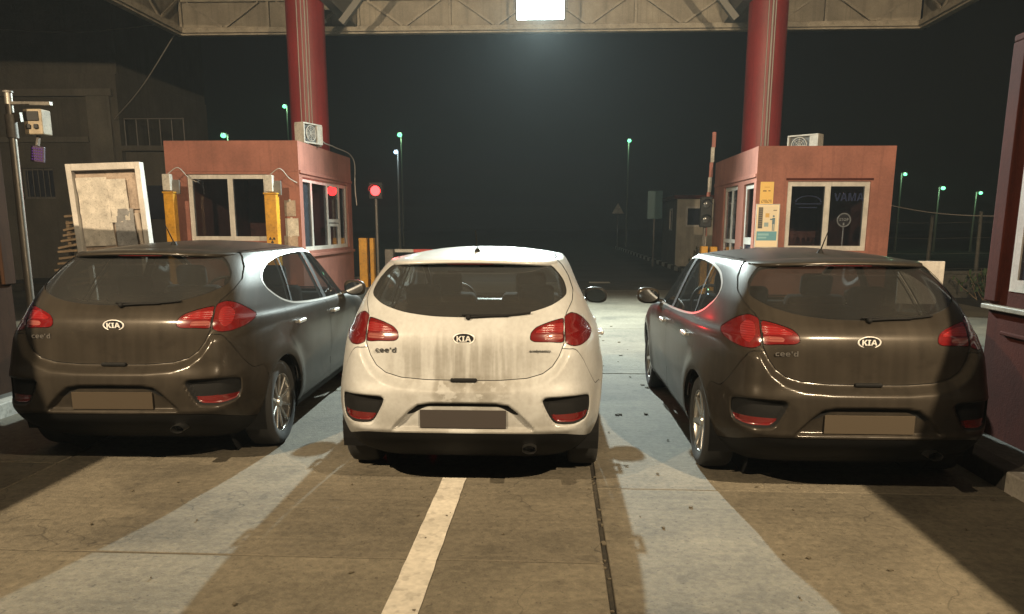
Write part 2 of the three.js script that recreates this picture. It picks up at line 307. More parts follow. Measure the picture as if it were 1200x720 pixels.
// ---------------------------------------------------------------- canopy and columns
{
  const c = thing('canopy', 'large flat canopy with trussed beige fascia over the lanes', 'canopy');
  const X0 = -9.28, X1 = 8.5, DF = 19.7, DN = -9, HB = 6.34, HT = 7.45;
  part('roof_deck', span(X0 - 0.1, X1 + 0.1, HT, HT + 0.12, -DN + 0.1, -DF - 0.1), M.fascia, c);
  const chord = (x0, x1, z0, z1, y, s = 0.12) => span(x0, x1, y - s / 2, y + s / 2, z0, z1, 0.01);
  // far fascia: panels behind, chords and zigzag braces in front
  const N = 8, W = (X1 - X0) / N;
  for (let i = 0; i < N; i++) part('fascia_panel', span(X0 + i * W + 0.012, X0 + (i + 1) * W - 0.012, HB + 0.06, HT - 0.004, -DF - 0.02, -DF - 0.06), M.fascia, c);
  part('bottom_chord', chord(X0 - 0.06, X1 + 0.06, -DF + 0.10, -DF - 0.08, HB), M.chord, c);
  part('bottom_flange', span(X0 - 0.1, X1 + 0.1, HB - 0.10, HB - 0.062, -DF + 0.02, -DF - 0.14), M.chord, c);
  part('top_chord', chord(X0, X1, -DF + 0.09, -DF - 0.01, HT - 0.42, 0.09), M.chord, c);
  for (let i = 0; i < N; i++) {
    const a = X0 + i * W;
    part('post', span(a - 0.03 + (i ? 0 : 0.05), a + 0.03 + (i ? 0 : 0.05), HB + 0.06, HT - 0.465, -DF + 0.07, -DF + 0.01), M.chord, c);
    part('brace', bar([a + W * 0.10, HT - 0.47, -DF + 0.055], [a + W * 0.5 - 0.04, HB + 0.07, -DF + 0.055], 0.05, 0.04), M.chord, c);
    part('brace', bar([a + W * 0.90, HT - 0.47, -DF + 0.055], [a + W * 0.5 + 0.04, HB + 0.07, -DF + 0.055], 0.05, 0.04), M.chord, c);
  }
  // side fascias
  for (const [X, s] of [[X0, 1], [X1, -1]]) {
    const n = 13, L = (DF - DN) / n;
    for (let i = 0; i < n; i++) {
      const d = DN + i * L;
      part('fascia_panel', span(X - s * 0.02, X - s * 0.06, HB + 0.06, HT - 0.004, -d - 0.012, -d - L + 0.012), M.fascia, c);
      part('brace', bar([X + s * 0.055, HT - 0.47, -d - L * 0.1], [X + s * 0.055, HB + 0.07, -d - L * 0.48], 0.04, 0.05), M.chord, c);
      part('brace', bar([X + s * 0.055, HT - 0.47, -d - L * 0.9], [X + s * 0.055, HB + 0.07, -d - L * 0.52], 0.04, 0.05), M.chord, c);
    }
    part('bottom_chord', chord(X + s * 0.10, X - s * 0.08, -DN, -DF + 0.102, HB), M.chord, c); part('bottom_flange', span(X - s * 0.14, X + s * 0.02, HB - 0.10, HB - 0.062, -DN, -DF + 0.022), M.chord, c); part('top_chord', chord(X + s * 0.09, X - s * 0.01, -DN, -DF + 0.092, HT - 0.42, 0.09), M.chord, c);
  }
  // girders on the column heads
  for (const X of [-4.98, 4.02]) {
    part('girder', [span(X - 0.11, X + 0.11, 6.38, 6.42, -DN, -DF + 0.12), span(X - 0.02, X + 0.02, 6.42, HT - 0.04, -DN, -DF + 0.12), span(X - 0.11, X + 0.11, HT - 0.04, HT - 0.002, -DN, -DF + 0.12)], M.girder, c);
    for (const sgn of [1, -1]) part('knee_brace', bar([X + sgn * 0.2, 6.05, -17.9], [X + sgn * 1.35, HT - 0.05, -17.9], 0.14, 0.14), M.girder, c);
  }
  for (let d = DN + 1.5; d < DF; d += 4.3) part('cross_girder', [span(X0 + 0.12, X1 - 0.12, 7.0, 7.03, -d - 0.1, -d + 0.1), span(X0 + 0.12, X1 - 0.12, 7.03, HT - 0.002, -d - 0.015, -d + 0.015)], M.girder, c);
}
const column = (label, x, D, y0, cables, near) => {
  const c = thing('canopy_column', label, 'column', [x, 0, -D], 0, 'red canopy columns');
  const g = new THREE.CylinderGeometry(0.41, 0.41, 6.72 - y0, 40, 1, true); g.translate(0, (6.72 + y0) / 2, 0);
  part('shaft', g, M.colRed, c);
  part('head_plate', span(-0.5, 0.5, 6.66, 6.719, -0.5, 0.5, 0.01), M.girder, c);
  for (const [a, r] of cables) { const X = Math.sin(a) * (0.41 + r), Z = Math.cos(a) * (0.41 + r); part('conduit', rod([X, y0 + (near ? 0 : 3.2), Z], [X, 6.65, Z], r, r, 8), M.cable, c); }
  return c;
};
column('thick round red column rising behind the left booth', -5.50, 17.6, 0.14, [[-0.12, 0.012], [0.10, 0.012], [0.28, 0.016], [0.42, 0.010]]);
column('thick round red column rising behind the right booth', 4.50, 17.9, 0.14, [[-0.22, 0.010], [-0.02, 0.022], [0.12, 0.014]]);

// ---------------------------------------------------------------- hatchback car
// The skin is a stack of plan outlines (rounded rectangles that change with height), cut along panel lines into parts.
// Own axes: origin on the ground under the middle, +z to the rear, y up.
function curve(tab) {                       // monotone cubic through (x, y) pairs
  const x = tab.map((p) => p[0]), y = tab.map((p) => p[1]), n = x.length, m = [];
  const d = x.slice(1).map((v, i) => (y[i + 1] - y[i]) / (v - x[i]));
  for (let i = 0; i < n; i++) m.push(i === 0 ? d[0] : i === n - 1 ? d[n - 2] : d[i - 1] * d[i] <= 0 ? 0 : 2 * d[i - 1] * d[i] / (d[i - 1] + d[i]));
  return (q) => {
    if (q <= x[0]) return y[0]; if (q >= x[n - 1]) return y[n - 1];
    let i = 0; while (q > x[i + 1]) i++;
    const h = x[i + 1] - x[i], t = (q - x[i]) / h, t2 = t * t, t3 = t2 * t;
    return (2 * t3 - 3 * t2 + 1) * y[i] + (t3 - 2 * t2 + t) * h * m[i] + (-2 * t3 + 3 * t2) * y[i + 1] + (t3 - t2) * h * m[i + 1];
  };
}
function sdPoly(pts) {                      // signed distance, negative inside
  let x0 = 1e9, x1 = -1e9, y0 = 1e9, y1 = -1e9;
  for (const [a, b] of pts) { x0 = Math.min(x0, a); x1 = Math.max(x1, a); y0 = Math.min(y0, b); y1 = Math.max(y1, b); }
  const f = (px, py) => {
    let d = 1e9, s = 1;
    for (let i = 0, j = pts.length - 1; i < pts.length; j = i++) {
      const ex = pts[j][0] - pts[i][0], ey = pts[j][1] - pts[i][1], wx = px - pts[i][0], wy = py - pts[i][1], t = clamp((wx * ex + wy * ey) / (ex * ex + ey * ey || 1e-9)), bx_ = wx - ex * t, by_ = wy - ey * t;
      d = Math.min(d, bx_ * bx_ + by_ * by_);
      const c1 = py >= pts[i][1], c2 = py < pts[j][1], c3 = ex * wy > ey * wx;
      if ((c1 && c2 && c3) || (!c1 && !c2 && !c3)) s = -s;
    }
    return s * Math.sqrt(d);
  };
  f.box = [x0, x1, y0, y1];
  return f;
}
const smoothLoop = (pts, k = 6, tension = 0.5) => { const c = new THREE.CatmullRomCurve3(pts.map((p) => new THREE.Vector3(p[0], p[1], 0)), true, 'catmullrom', tension); return c.getPoints(pts.length * k).slice(0, -1).map((p) => [p.x, p.y]); };
const mirrorLoop = (half) => [...half, ...half.slice().reverse().filter((p) => Math.abs(p[0]) > 1e-6).map((p) => [-p[0], p[1]])];

const Car = (() => {
  const YT = 1.405;
  const zr = curve([[0.16, 1.76], [0.24, 1.93], [0.34, 2.065], [0.41, 2.115], [0.46, 2.127], [0.55, 2.13], [0.64, 2.12], [0.72, 2.095], [0.80, 2.085], [0.90, 2.075], [0.98, 2.055], [1.04, 2.015], [1.08, 1.975], [1.16, 1.885], [1.26, 1.765], [1.36, 1.635], [YT, 1.565]]);
  const zf = curve([[0.16, -2.0], [0.3, -2.12], [0.5, -2.155], [0.64, -2.12], [0.74, -2.02], [0.82, -1.85], [0.88, -1.58], [0.925, -1.28], [0.955, -1.06], [1.0, -0.95], [1.1, -0.79], [1.2, -0.62], [1.3, -0.42], [1.37, -0.23], [YT, -0.08]]);
  const wd = curve([[0.16, 0.78], [0.24, 0.835], [0.34, 0.868], [0.5, 0.884], [0.66, 0.889], [0.78, 0.886], [0.86, 0.878], [0.92, 0.862], [0.955, 0.838], [1.0, 0.818], [1.1, 0.778], [1.2, 0.737], [1.3, 0.694], [1.37, 0.655], [YT, 0.622]]);
  const nr = curve([[0.16, 5.6], [0.5, 6.6], [0.7, 6.4], [0.95, 5.5], [1.1, 6.0], [1.3, 6.5], [YT, 6]]);
  const width = (y, z) => { const ye = y - 0.028 * (z + 0.2) * sstep(0.7, 0.95, y) * (1 - sstep(1.15, 1.35, y)); return wd(ye) - 0.012 * sstep(0.4, 2, z); };
  const RW = [1.395, 0.312], FW = [-1.255, 0.312];
  const rearU = sdPoly(mirrorLoop([[0, 0.715], [0.22, 0.717], [0.38, 0.730], [0.475, 0.757], [0.535, 0.800], [0.575, 0.860], [0.605, 0.935], [0.612, 1.02], [0.62, 1.1], [0.66, 1.17], [0.668, 1.23], [0.64, 1.31], [0.60, 1.375], [0.56, 1.44], [0, 1.44]]));
  const pocket = sdPoly(smoothLoop([[0.475, 0.615], [0.59, 0.630], [0.70, 0.630], [0.762, 0.612], [0.766, 0.53], [0.745, 0.475], [0.67, 0.456], [0.565, 0.464], [0.525, 0.50]], 5, 0.35));
  const recess = sdPoly(mirrorLoop([[0, 0.592], [0.20, 0.590], [0.275, 0.578], [0.33, 0.535], [0.41, 0.452], [0.43, 0.425], [0, 0.420]]));
  function disp(x, y) {                     // rear face: bumper ledge outside the tailgate line, pockets
    const ax = Math.abs(x);
    let d = 0;
    const g = rearU(ax, Math.max(y, 0.7));
    if (y < 1.0) d += 0.056 * sstep(0.003, 0.052, rearU(ax, y)) * (1 - sstep(0.86, 0.98, y)) * (1 - sstep(0.66, 0.86, ax));
    d -= 0.040 * sstep(0.004, -0.014, pocket(ax, y));
    d -= 0.032 * sstep(0.006, -0.012, recess(ax, y));
    d += 0.010 * Math.exp(-(((y - 0.425) / 0.018) ** 2)) * (1 - sstep(0.6, 0.8, ax));
    return d;
  }
  function flare(z, y) { let f = 0; for (const [a, b] of [RW, FW]) { const r = Math.hypot(z - a, y - b); f += 0.016 * Math.exp(-(((r - 0.40) / 0.075) ** 2)); } return f - 0.012 * sstep(0.5, 0.0, Math.abs(y - 0.42) / 0.3) * sstep(1.0, 0.3, Math.abs(z - 0.07)); }
  const rearZ = (x, y) => { const w = width(y, 2), n = nr(y), t = clamp(1 - Math.pow(Math.abs(x) / w, n)); return zr(y) * Math.pow(t, 1 / n) + disp(x, y); };
  const sideX = (z, y) => { const w = width(y, z), a = z > 0 ? zr(y) : -zf(y), n = z > 0 ? nr(y) : 5; return w * Math.pow(clamp(1 - Math.pow(Math.abs(z) / a, n)), 1 / n) + flare(z, y); };

  // grid of skin points: rows of height, columns round the plan
  const ring = [];                          // unit square walk: [u, v] with u across, v to the rear
  const NR = 62, NS = 170, NF = 16;
  for (let i = 0; i < NR; i++) ring.push([i / NR, 1]);
  for (let i = 0; i < NS; i++) ring.push([1, 1 - 2 * i / NS]);
  for (let i = 0; i <= NF; i++) ring.push([1 - i / NF, -1]);
  const half = ring.length;
  const loop = [...ring.map(([u, v]) => [u, v]), ...ring.slice(1, -1).reverse().map(([u, v]) => [-u, v])];
  const rows = [];
  for (let y = 0.16; y < YT - 1e-6; y += y < 0.4 ? 0.014 : y < 0.85 ? 0.0115 : 0.0125) rows.push([y, 1]);
  for (let k = 0; k <= 26; k++) rows.push([YT, 1 - (k / 26) * 0.995]);
  const zc = 0.55;
  const V = rows.map(([y, lam]) => {
    const out = loop.map(([u, v]) => {
      const n = v > 0 ? nr(y) : 5, q = Math.pow(Math.pow(Math.abs(u), n) + Math.pow(Math.abs(v), n), -1 / n);
      const z0 = (v > 0 ? zr(y) : -zf(y)) * v * q;
      let x = width(y, z0) * u * q, z = z0, yy = y;
      if (lam < 1) { x *= lam; z = zc + (z - zc) * lam; yy = YT + 0.072 * (1 - Math.pow(lam, 1.9)); } else {
        const e = sstep(0.35, 0.85, v) * (1 - sstep(0.94, 1.0, Math.abs(u) * (Math.abs(v) < 1 ? 1 : 0)));
        if (v > 0.5) z += disp(x, y) * (v === 1 ? 1 : sstep(0.75, 1, v));
        if (Math.abs(u) === 1) x += Math.sign(u) * flare(z, y) * (1 - sstep(0.85, 1, Math.abs(v)));
      }
      return { x, y: yy, z, s: 0, nx: 0, ny: 0, nz: 0, lam };
    });
    for (const [i0, dir] of [[0, 1], [0, -1]]) {   // arc length from the rear middle
      let s = 0;
      for (let k = 1; k <= half - 1; k++) { const a = out[(loop.length + i0 + dir * (k - 1)) % loop.length], b = out[(loop.length + i0 + dir * k) % loop.length]; s += Math.hypot(b.x - a.x, b.z - a.z); b.s = s; }
    }
    return out;
  });
  const C = loop.length, R = rows.length;
  for (let r = 0; r < R; r++) for (let c = 0; c < C; c++) {
    const a = V[r][(c + 1) % C], b = V[r][(c + C - 1) % C], d = V[Math.min(R - 1, r + 1)][c], e = V[Math.max(0, r - 1)][c], v = V[r][c];
    const ax = a.x - b.x, ay = a.y - b.y, az = a.z - b.z, ux = d.x - e.x, uy = d.y - e.y, uz = d.z - e.z;
    let nx = ay * uz - az * uy, ny = az * ux - ax * uz, nz = ax * uy - ay * ux; const L = Math.hypot(nx, ny, nz) || 1;
    nx /= L; ny /= L; nz /= L;
    if (r > R - 3) { nx = 0; ny = 1; nz = 0; }
    v.nx = nx; v.ny = ny; v.nz = nz;
  }
  // orientation: outward
  { const v = V[40][0]; if (v.nz < 0) for (const row of V) for (const q of row) if (!(q.ny === 1)) { q.nx *= -1; q.ny *= -1; q.nz *= -1; } }
  let tris = [];
  for (let r = 0; r < R - 1; r++) for (let c = 0; c < C; c++) {
    const a = V[r][c], b = V[r][(c + 1) % C], d = V[r + 1][c], e = V[r + 1][(c + 1) % C];
    tris.push([a, b, e], [a, e, d]);
  }
  const KEYS = ['x', 'y', 'z', 's', 'nx', 'ny', 'nz', 'lam'];
  const mix = (a, b, t) => { const o = {}; for (const k of KEYS) o[k] = a[k] + (b[k] - a[k]) * t; const L = Math.hypot(o.nx, o.ny, o.nz) || 1; o.nx /= L; o.ny /= L; o.nz /= L; return o; };
  function cut(list, where, g) {            // split triangles where g changes sign: [inside, outside]
    const ins = [], outs = [];
    for (const t of list) {
      if (!where(t[0]) && !where(t[1]) && !where(t[2])) { outs.push(t); continue; }
      const v = t.map((p) => g(p)), m = v.map((q) => q < 0);
      if (m[0] && m[1] && m[2]) { ins.push(t); continue; }
      if (!m[0] && !m[1] && !m[2]) { outs.push(t); continue; }
      const A = [], B = [];
      for (let i = 0; i < 3; i++) {
        const j = (i + 1) % 3;
        (m[i] ? A : B).push(t[i]);
        if (m[i] !== m[j]) { const q = mix(t[i], t[j], v[i] / (v[i] - v[j])); A.push(q); B.push(q); }
      }
      for (const [P, L] of [[A, ins], [B, outs]]) for (let i = 1; i + 1 < P.length; i++) L.push([P[0], P[i], P[i + 1]]);
    }
    return [ins, outs];
  }
  function geo(list, off = 0) {
    const n = list.length * 3, p = new Float32Array(n * 3), no = new Float32Array(n * 3), uv = new Float32Array(n * 2);
    let i = 0;
    for (const t of list) for (const v of t) {
      p[i * 3] = v.x + v.nx * off; p[i * 3 + 1] = v.y + v.ny * off; p[i * 3 + 2] = v.z + v.nz * off;
      no[i * 3] = v.nx; no[i * 3 + 1] = v.ny; no[i * 3 + 2] = v.nz;
      const rear = v.z > 0 && v.s < 1.0;
      uv[i * 2] = (Math.sign(v.x) * v.s) / 6 + 0.5; uv[i * 2 + 1] = v.y / 1.6; i++;
    }
    const g = new THREE.BufferGeometry();
    g.setAttribute('position', new THREE.BufferAttribute(p, 3)); g.setAttribute('normal', new THREE.BufferAttribute(no, 3)); g.setAttribute('uv', new THREE.BufferAttribute(uv, 2));
    return g;
  }
  const parts = {}, seam = [], skins = [];
  const rearSide = (v) => v.z > 0.9 && v.lam > 0.999 && v.s < 1.3, flank = (v) => v.lam > 0.999 && v.s > 0.6 && v.s < 5.2 && Math.abs(v.x) > 0.45;
  const inBox = (f, pad = 0.05) => (u, v) => u > f.box[0] - pad && u < f.box[1] + pad && v > f.box[2] - pad && v < f.box[3] + pad;
  function take(key, where, g, gap = 0, opt = {}) {
    const [ins, outs] = cut(tris, where, (v) => g(v) + gap);
    tris = outs; parts[key] = (parts[key] || []).concat(ins);
    if (gap) { const [band, rest] = cut(tris, where, (v) => g(v) - gap * 0.4); tris = rest; seam.push(...band); }
    if (!opt.glass) skins.push(...ins);
  }
  const poly = (pts, coord, where0) => { const f = sdPoly(pts), ib = inBox(f); return [(v) => where0(v) && ib(...coord(v)), (v) => f(...coord(v))]; };
  const cxy = (v) => [v.x, v.y], caxy = (v) => [Math.abs(v.x), v.y], csy = (v) => [v.s, v.y], czy = (v) => [v.z, v.y];
  const onSide = (sgn, w) => (v) => w(v) && v.x * sgn > 0;

  // wheel openings
  for (const [a, b] of [RW, FW]) { const [, outs] = cut(tris, flank, (v) => Math.hypot(v.z - a, (v.y - b) * 1.0) - 0.358); tris = outs; }
  // rear window, then the lights, then the tailgate round them
  const glassPts = smoothLoop(mirrorLoop([[0, 1.085], [0.20, 1.090], [0.38, 1.112], [0.52, 1.150], [0.605, 1.195], [0.622, 1.225], [0.605, 1.285], [0.56, 1.345], [0.50, 1.385], [0.30, 1.397], [0, 1.400]]), 4, 0.4);
  { const [w, g] = poly(glassPts, cxy, (v) => v.z > 0.9 && v.lam > 0.999);
    take('rear_window', w, (v) => Math.max(g(v), zr(Math.min(v.y, YT)) - 0.34 - v.z), 0.004, { glass: 1 }); }
  const inner = smoothLoop([[0.600, 1.076], [0.52, 1.062], [0.44, 1.034], [0.405, 1.003], [0.398, 0.965], [0.425, 0.948], [0.52, 0.945], [0.600, 0.942], [0.600, 1.02]], 5, 0.28);
  const outer = smoothLoop([[0.622, 1.086], [0.68, 1.104], [0.76, 1.090], [0.86, 1.058], [0.95, 1.024], [1.00, 1.002], [0.965, 0.972], [0.87, 0.940], [0.75, 0.918], [0.67, 0.918], [0.622, 0.938], [0.622, 1.02]], 5, 0.3);
  const band = smoothLoop([[0.596, 1.050], [0.52, 1.045], [0.45, 1.018], [0.425, 0.998], [0.52, 1.003], [0.596, 1.000]], 4, 0.3), clear = smoothLoop([[0.59, 0.988], [0.50, 0.988], [0.485, 0.962], [0.59, 0.960]], 4, 0.3);
  for (const sg of [1, -1]) {
    const S = sg > 0 ? 'R' : 'L', on = onSide(sg, rearSide);
    for (const [k, pts, coord] of [['band', band, caxy], ['clear', clear, caxy], ['inner', inner, caxy]]) { const [w, g] = poly(pts, coord, on); take(k + S, w, g, k === 'inner' ? 0.003 : 0); }
    { const core = smoothLoop([[0.66, 1.06], [0.71, 1.07], [0.77, 1.03], [0.75, 0.97], [0.69, 0.95], [0.655, 1.0]], 4, 0.4), [w, g] = poly(core, csy, on); take('core' + S, w, g); }
    { const [w, g] = poly(outer, csy, on); take('outer' + S, w, g, 0.003); }
    { const f = pocket, w = (v) => on(v) && inBox(f)(...caxy(v)); 
      take('reflector' + S, (v) => w(v), (v) => Math.max(f(...caxy(v)) + 0.012, v.y - 0.517)); take('pocket' + S, w, (v) => f(...caxy(v)) + 0.002); }
  }
  { const half = [[0, 0.715], [0.22, 0.717], [0.38, 0.730], [0.475, 0.757], [0.535, 0.800], [0.575, 0.860], [0.603, 0.93], [0.611, 1.02], [0.618, 1.1], [0.66, 1.17], [0.668, 1.23], [0.64, 1.31], [0.60, 1.375], [0.57, 1.4045], [0, 1.4045]];
    const [w, g] = poly(mirrorLoop(half), cxy, rearSide); take('tailgate', w, (v) => Math.max(g(v), zr(Math.min(v.y, YT)) - 0.34 - v.z), 0.0035); }
  // lower black valance and number plate recess
  take('valance', rearSide, (v) => v.y - (0.405 - 0.10 * sstep(0.55, 1.0, v.s)), 0.003);
  { const g = (v) => Math.max(recess(Math.abs(v.x), v.y) + 0.002, 0.568 - v.y - 0.05 * sstep(0.2, 0.33, Math.abs(v.x))); take('recess_trim', (v) => rearSide(v) && Math.abs(v.x) < 0.5 && v.y < 0.7, g); }
  // side windows (day light openings), then trim, pillars and doors
  const dlo = smoothLoop([[-0.90, 0.955], [-0.45, 0.958], [0.1, 0.970], [0.62, 0.992], [0.95, 1.018], [1.16, 1.065], [1.31, 1.140], [1.335, 1.195], [1.27, 1.250], [1.08, 1.312], [0.75, 1.355], [0.30, 1.376], [-0.05, 1.366], [-0.30, 1.315], [-0.60, 1.165], [-0.80, 1.03]], 6, 0.4);
  const dloD = sdPoly(dlo), dloBox = inBox(dloD, 0.08);
  const cutLine = (z0, lean) => (v) => v.z - (z0 + lean * (v.y - 1.15));
  const bP = cutLine(0.075, 0.10), qP = cutLine(0.90, -0.55);
  for (const sg of [1, -1]) {
    const S = sg > 0 ? 'R' : 'L', on = onSide(sg, flank), w = (v) => on(v) && dloBox(v.z, v.y), dl = (v) => dloD(v.z, v.y);
    take('winF' + S, w, (v) => Math.max(dl(v), bP(v) + 0.045), 0, { glass: 1 });
    take('winQ' + S, w, (v) => Math.max(dl(v), -qP(v) + 0.016), 0, { glass: 1 });
    take('winB' + S, w, (v) => Math.max(dl(v), -bP(v) + 0.045, qP(v) + 0.016), 0, { glass: 1 });
    take('pillar' + S, w, dl);
    take('trim' + S, w, (v) => dl(v) - 0.015);
    const fd = [[-0.955, 0.93], [-0.985, 0.60], [-0.93, 0.27], [-0.3, 0.255], [0.06, 0.255], [0.085, 0.6], [0.10, 0.97], [0.10, 1.10], [-0.3, 1.08], [-0.70, 1.02], [-0.86, 0.985]];
    const rd = [[0.085, 0.255], [0.70, 0.257], [0.90, 0.262], [0.965, 0.40], [1.03, 0.56], [1.13, 0.68], [1.22, 0.76], [1.235, 0.86], [1.20, 0.97], [1.12, 1.075], [0.9, 1.12], [0.3, 1.12], [0.11, 1.10], [0.105, 0.97], [0.09, 0.6]];
    { const [ww, g] = poly(fd, czy, on); take('doorF' + S, ww, g, 0.0035); }
    { const [ww, g] = poly(rd, czy, on); take('doorB' + S, ww, g, 0.0035); }
    take('sill' + S, (v) => on(v), (v) => Math.max(v.y - 0.248, Math.abs(v.z - 0.07) - 1.0), 0.003);
  }
  // front: windscreen, bonnet, head lamps
  const front = (v) => v.z < 0.3 && v.lam > 0.999;
  { const ws = mirrorLoop([[0, 0.985], [0.45, 0.985], [0.70, 0.975], [0.72, 1.05], [0.65, 1.20], [0.59, 1.33], [0.56, 1.385], [0, 1.392]]); const [w, g] = poly(ws, cxy, (v) => front(v) && v.nz < -0.3); take('windscreen', w, g, 0.003, { glass: 1 }); }
  for (const sg of [1, -1]) { const hl = smoothLoop([[0.50, 0.70], [0.62, 0.72], [0.74, 0.78], [0.80, 0.80], [0.80, 0.74], [0.72, 0.66], [0.58, 0.64]], 4, 0.4); const [w, g] = poly(hl, caxy, (v) => front(v) && v.z < -1.2 && v.x * sg > 0); take('head' + (sg > 0 ? 'R' : 'L'), w, g, 0.003); }
  take('bonnet', (v) => front(v) && v.z < -0.8, (v) => Math.max(0.775 - v.y, v.y - 0.965, Math.abs(v.x) - 0.74, v.z + 0.93), 0.003);
  take('front_bumper', (v) => v.z < -1.2, (v) => Math.max(v.y - 0.70, v.z + 1.68), 0.003);
  // rear bumper and roof
  take('rear_bumper', (v) => v.z > 1.2 && v.lam > 0.999, (v) => { const top = 0.66 + 0.245 * sstep(1.0, 0.66, v.s); return Math.max(v.y - top, 1.66 - v.z + 0.25 * (v.y - 0.4)); }, 0.003);
  take('roof', (v) => v.y > 1.3, (v) => Math.max(YT + 0.006 - v.y, Math.abs(v.x) - 0.565), 0.004);
  parts.body = tris; skins.push(...tris);
  const G = {}; for (const k in parts) G[k] = geo(parts[k], k.startsWith('win') || k === 'rear_window' || k === 'windscreen' ? -0.004 : 0);
  G.seam = geo(seam, -0.006);
  G.lining = geo(skins.filter((t) => t[0].y > 0.40 && t[0].z < 2.06 && t[0].z > -1.2 && !(t[0].y < 0.72 && t[0].z > 1.75)), -0.03);
  return { G, rearZ, sideX, zr, RW, FW, YT };
})();
const font = await new FontLoader().loadAsync('fonts/droid/droid_sans_bold.typeface.json');
function textGeo(str, size, depth = 0.004, stretch = 1) { const g = new TextGeometry(str, { font, size, depth, curveSegments: 4, bevelEnabled: false }); g.computeBoundingBox(); const b = g.boundingBox; g.translate(-(b.min.x + b.max.x) / 2, -(b.min.y + b.max.y) / 2, 0); g.scale(stretch, 1, 1); return g; }

T.dirt = tex(2048, (u, v) => {              // road film and rain streaks on the white car, round its tailgate and bumper
  const s = (u - 0.5) * 6, y = v * 1.6, as = Math.abs(s);
  const streak = fbm(u, v, 260, 5, 3, 101), streak2 = fbm(u, v, 120, 2, 2, 107), cloud = fbm(u, v, 40, 12, 5, 113), fine = fbm(u, v, 420, 110, 2, 117);
  const gate = sstep(1.06, 0.86, y) * sstep(0.70, 0.74, y) * sstep(0.62, 0.10, as) * sstep(0.35, 0.72, 0.6 * streak + 0.4 * streak2);
  const bump = sstep(0.76, 0.69, y) * sstep(0.46, 0.64, y) * sstep(0.60, 0.05, as + 0.5 * (cloud - 0.5)) * sstep(0.28, 0.62, 0.6 * cloud + 0.4 * streak2);
  const low = sstep(0.62, 0.30, y) * sstep(0.36, 0.66, cloud);
  const wiped = 0.8 * sstep(0.56, 0.68, fbm(u, v, 130, 50, 4, 131)) * bump;
  const side = 0.3 * sstep(0.45, 0.7, cloud);
  const d = clamp(0.36 * gate + 0.50 * bump * (1 - wiped) + 0.40 * low + 0.26 * side + 0.12 * fine);
  return [lerp(0.93, 0.47, d), lerp(0.925, 0.44, d), lerp(0.91, 0.385, d)];
}, true, 1024);
T.dust = tex(1024, (u, v) => { const y = v * 1.6, s = Math.abs(u - 0.5) * 6; const l = 0.84 + 0.20 * (fbm(u, v, 30, 10, 5, 141) - 0.5) + 0.12 * (fbm(u, v, 200, 4, 2, 145) - 0.5) - 0.04 * sstep(0.6, 0.75, fbm(u, v, 80, 30, 3, 149)); return [l, l * 0.985, l * 0.96]; }, true, 512);
T.dustRough = tex(512, (u, v) => 0.55 + 0.5 * (fbm(u, v, 60, 20, 4, 151) - 0.5) + 0.25 * (fbm(u, v, 150, 4, 2, 153) - 0.5), false);

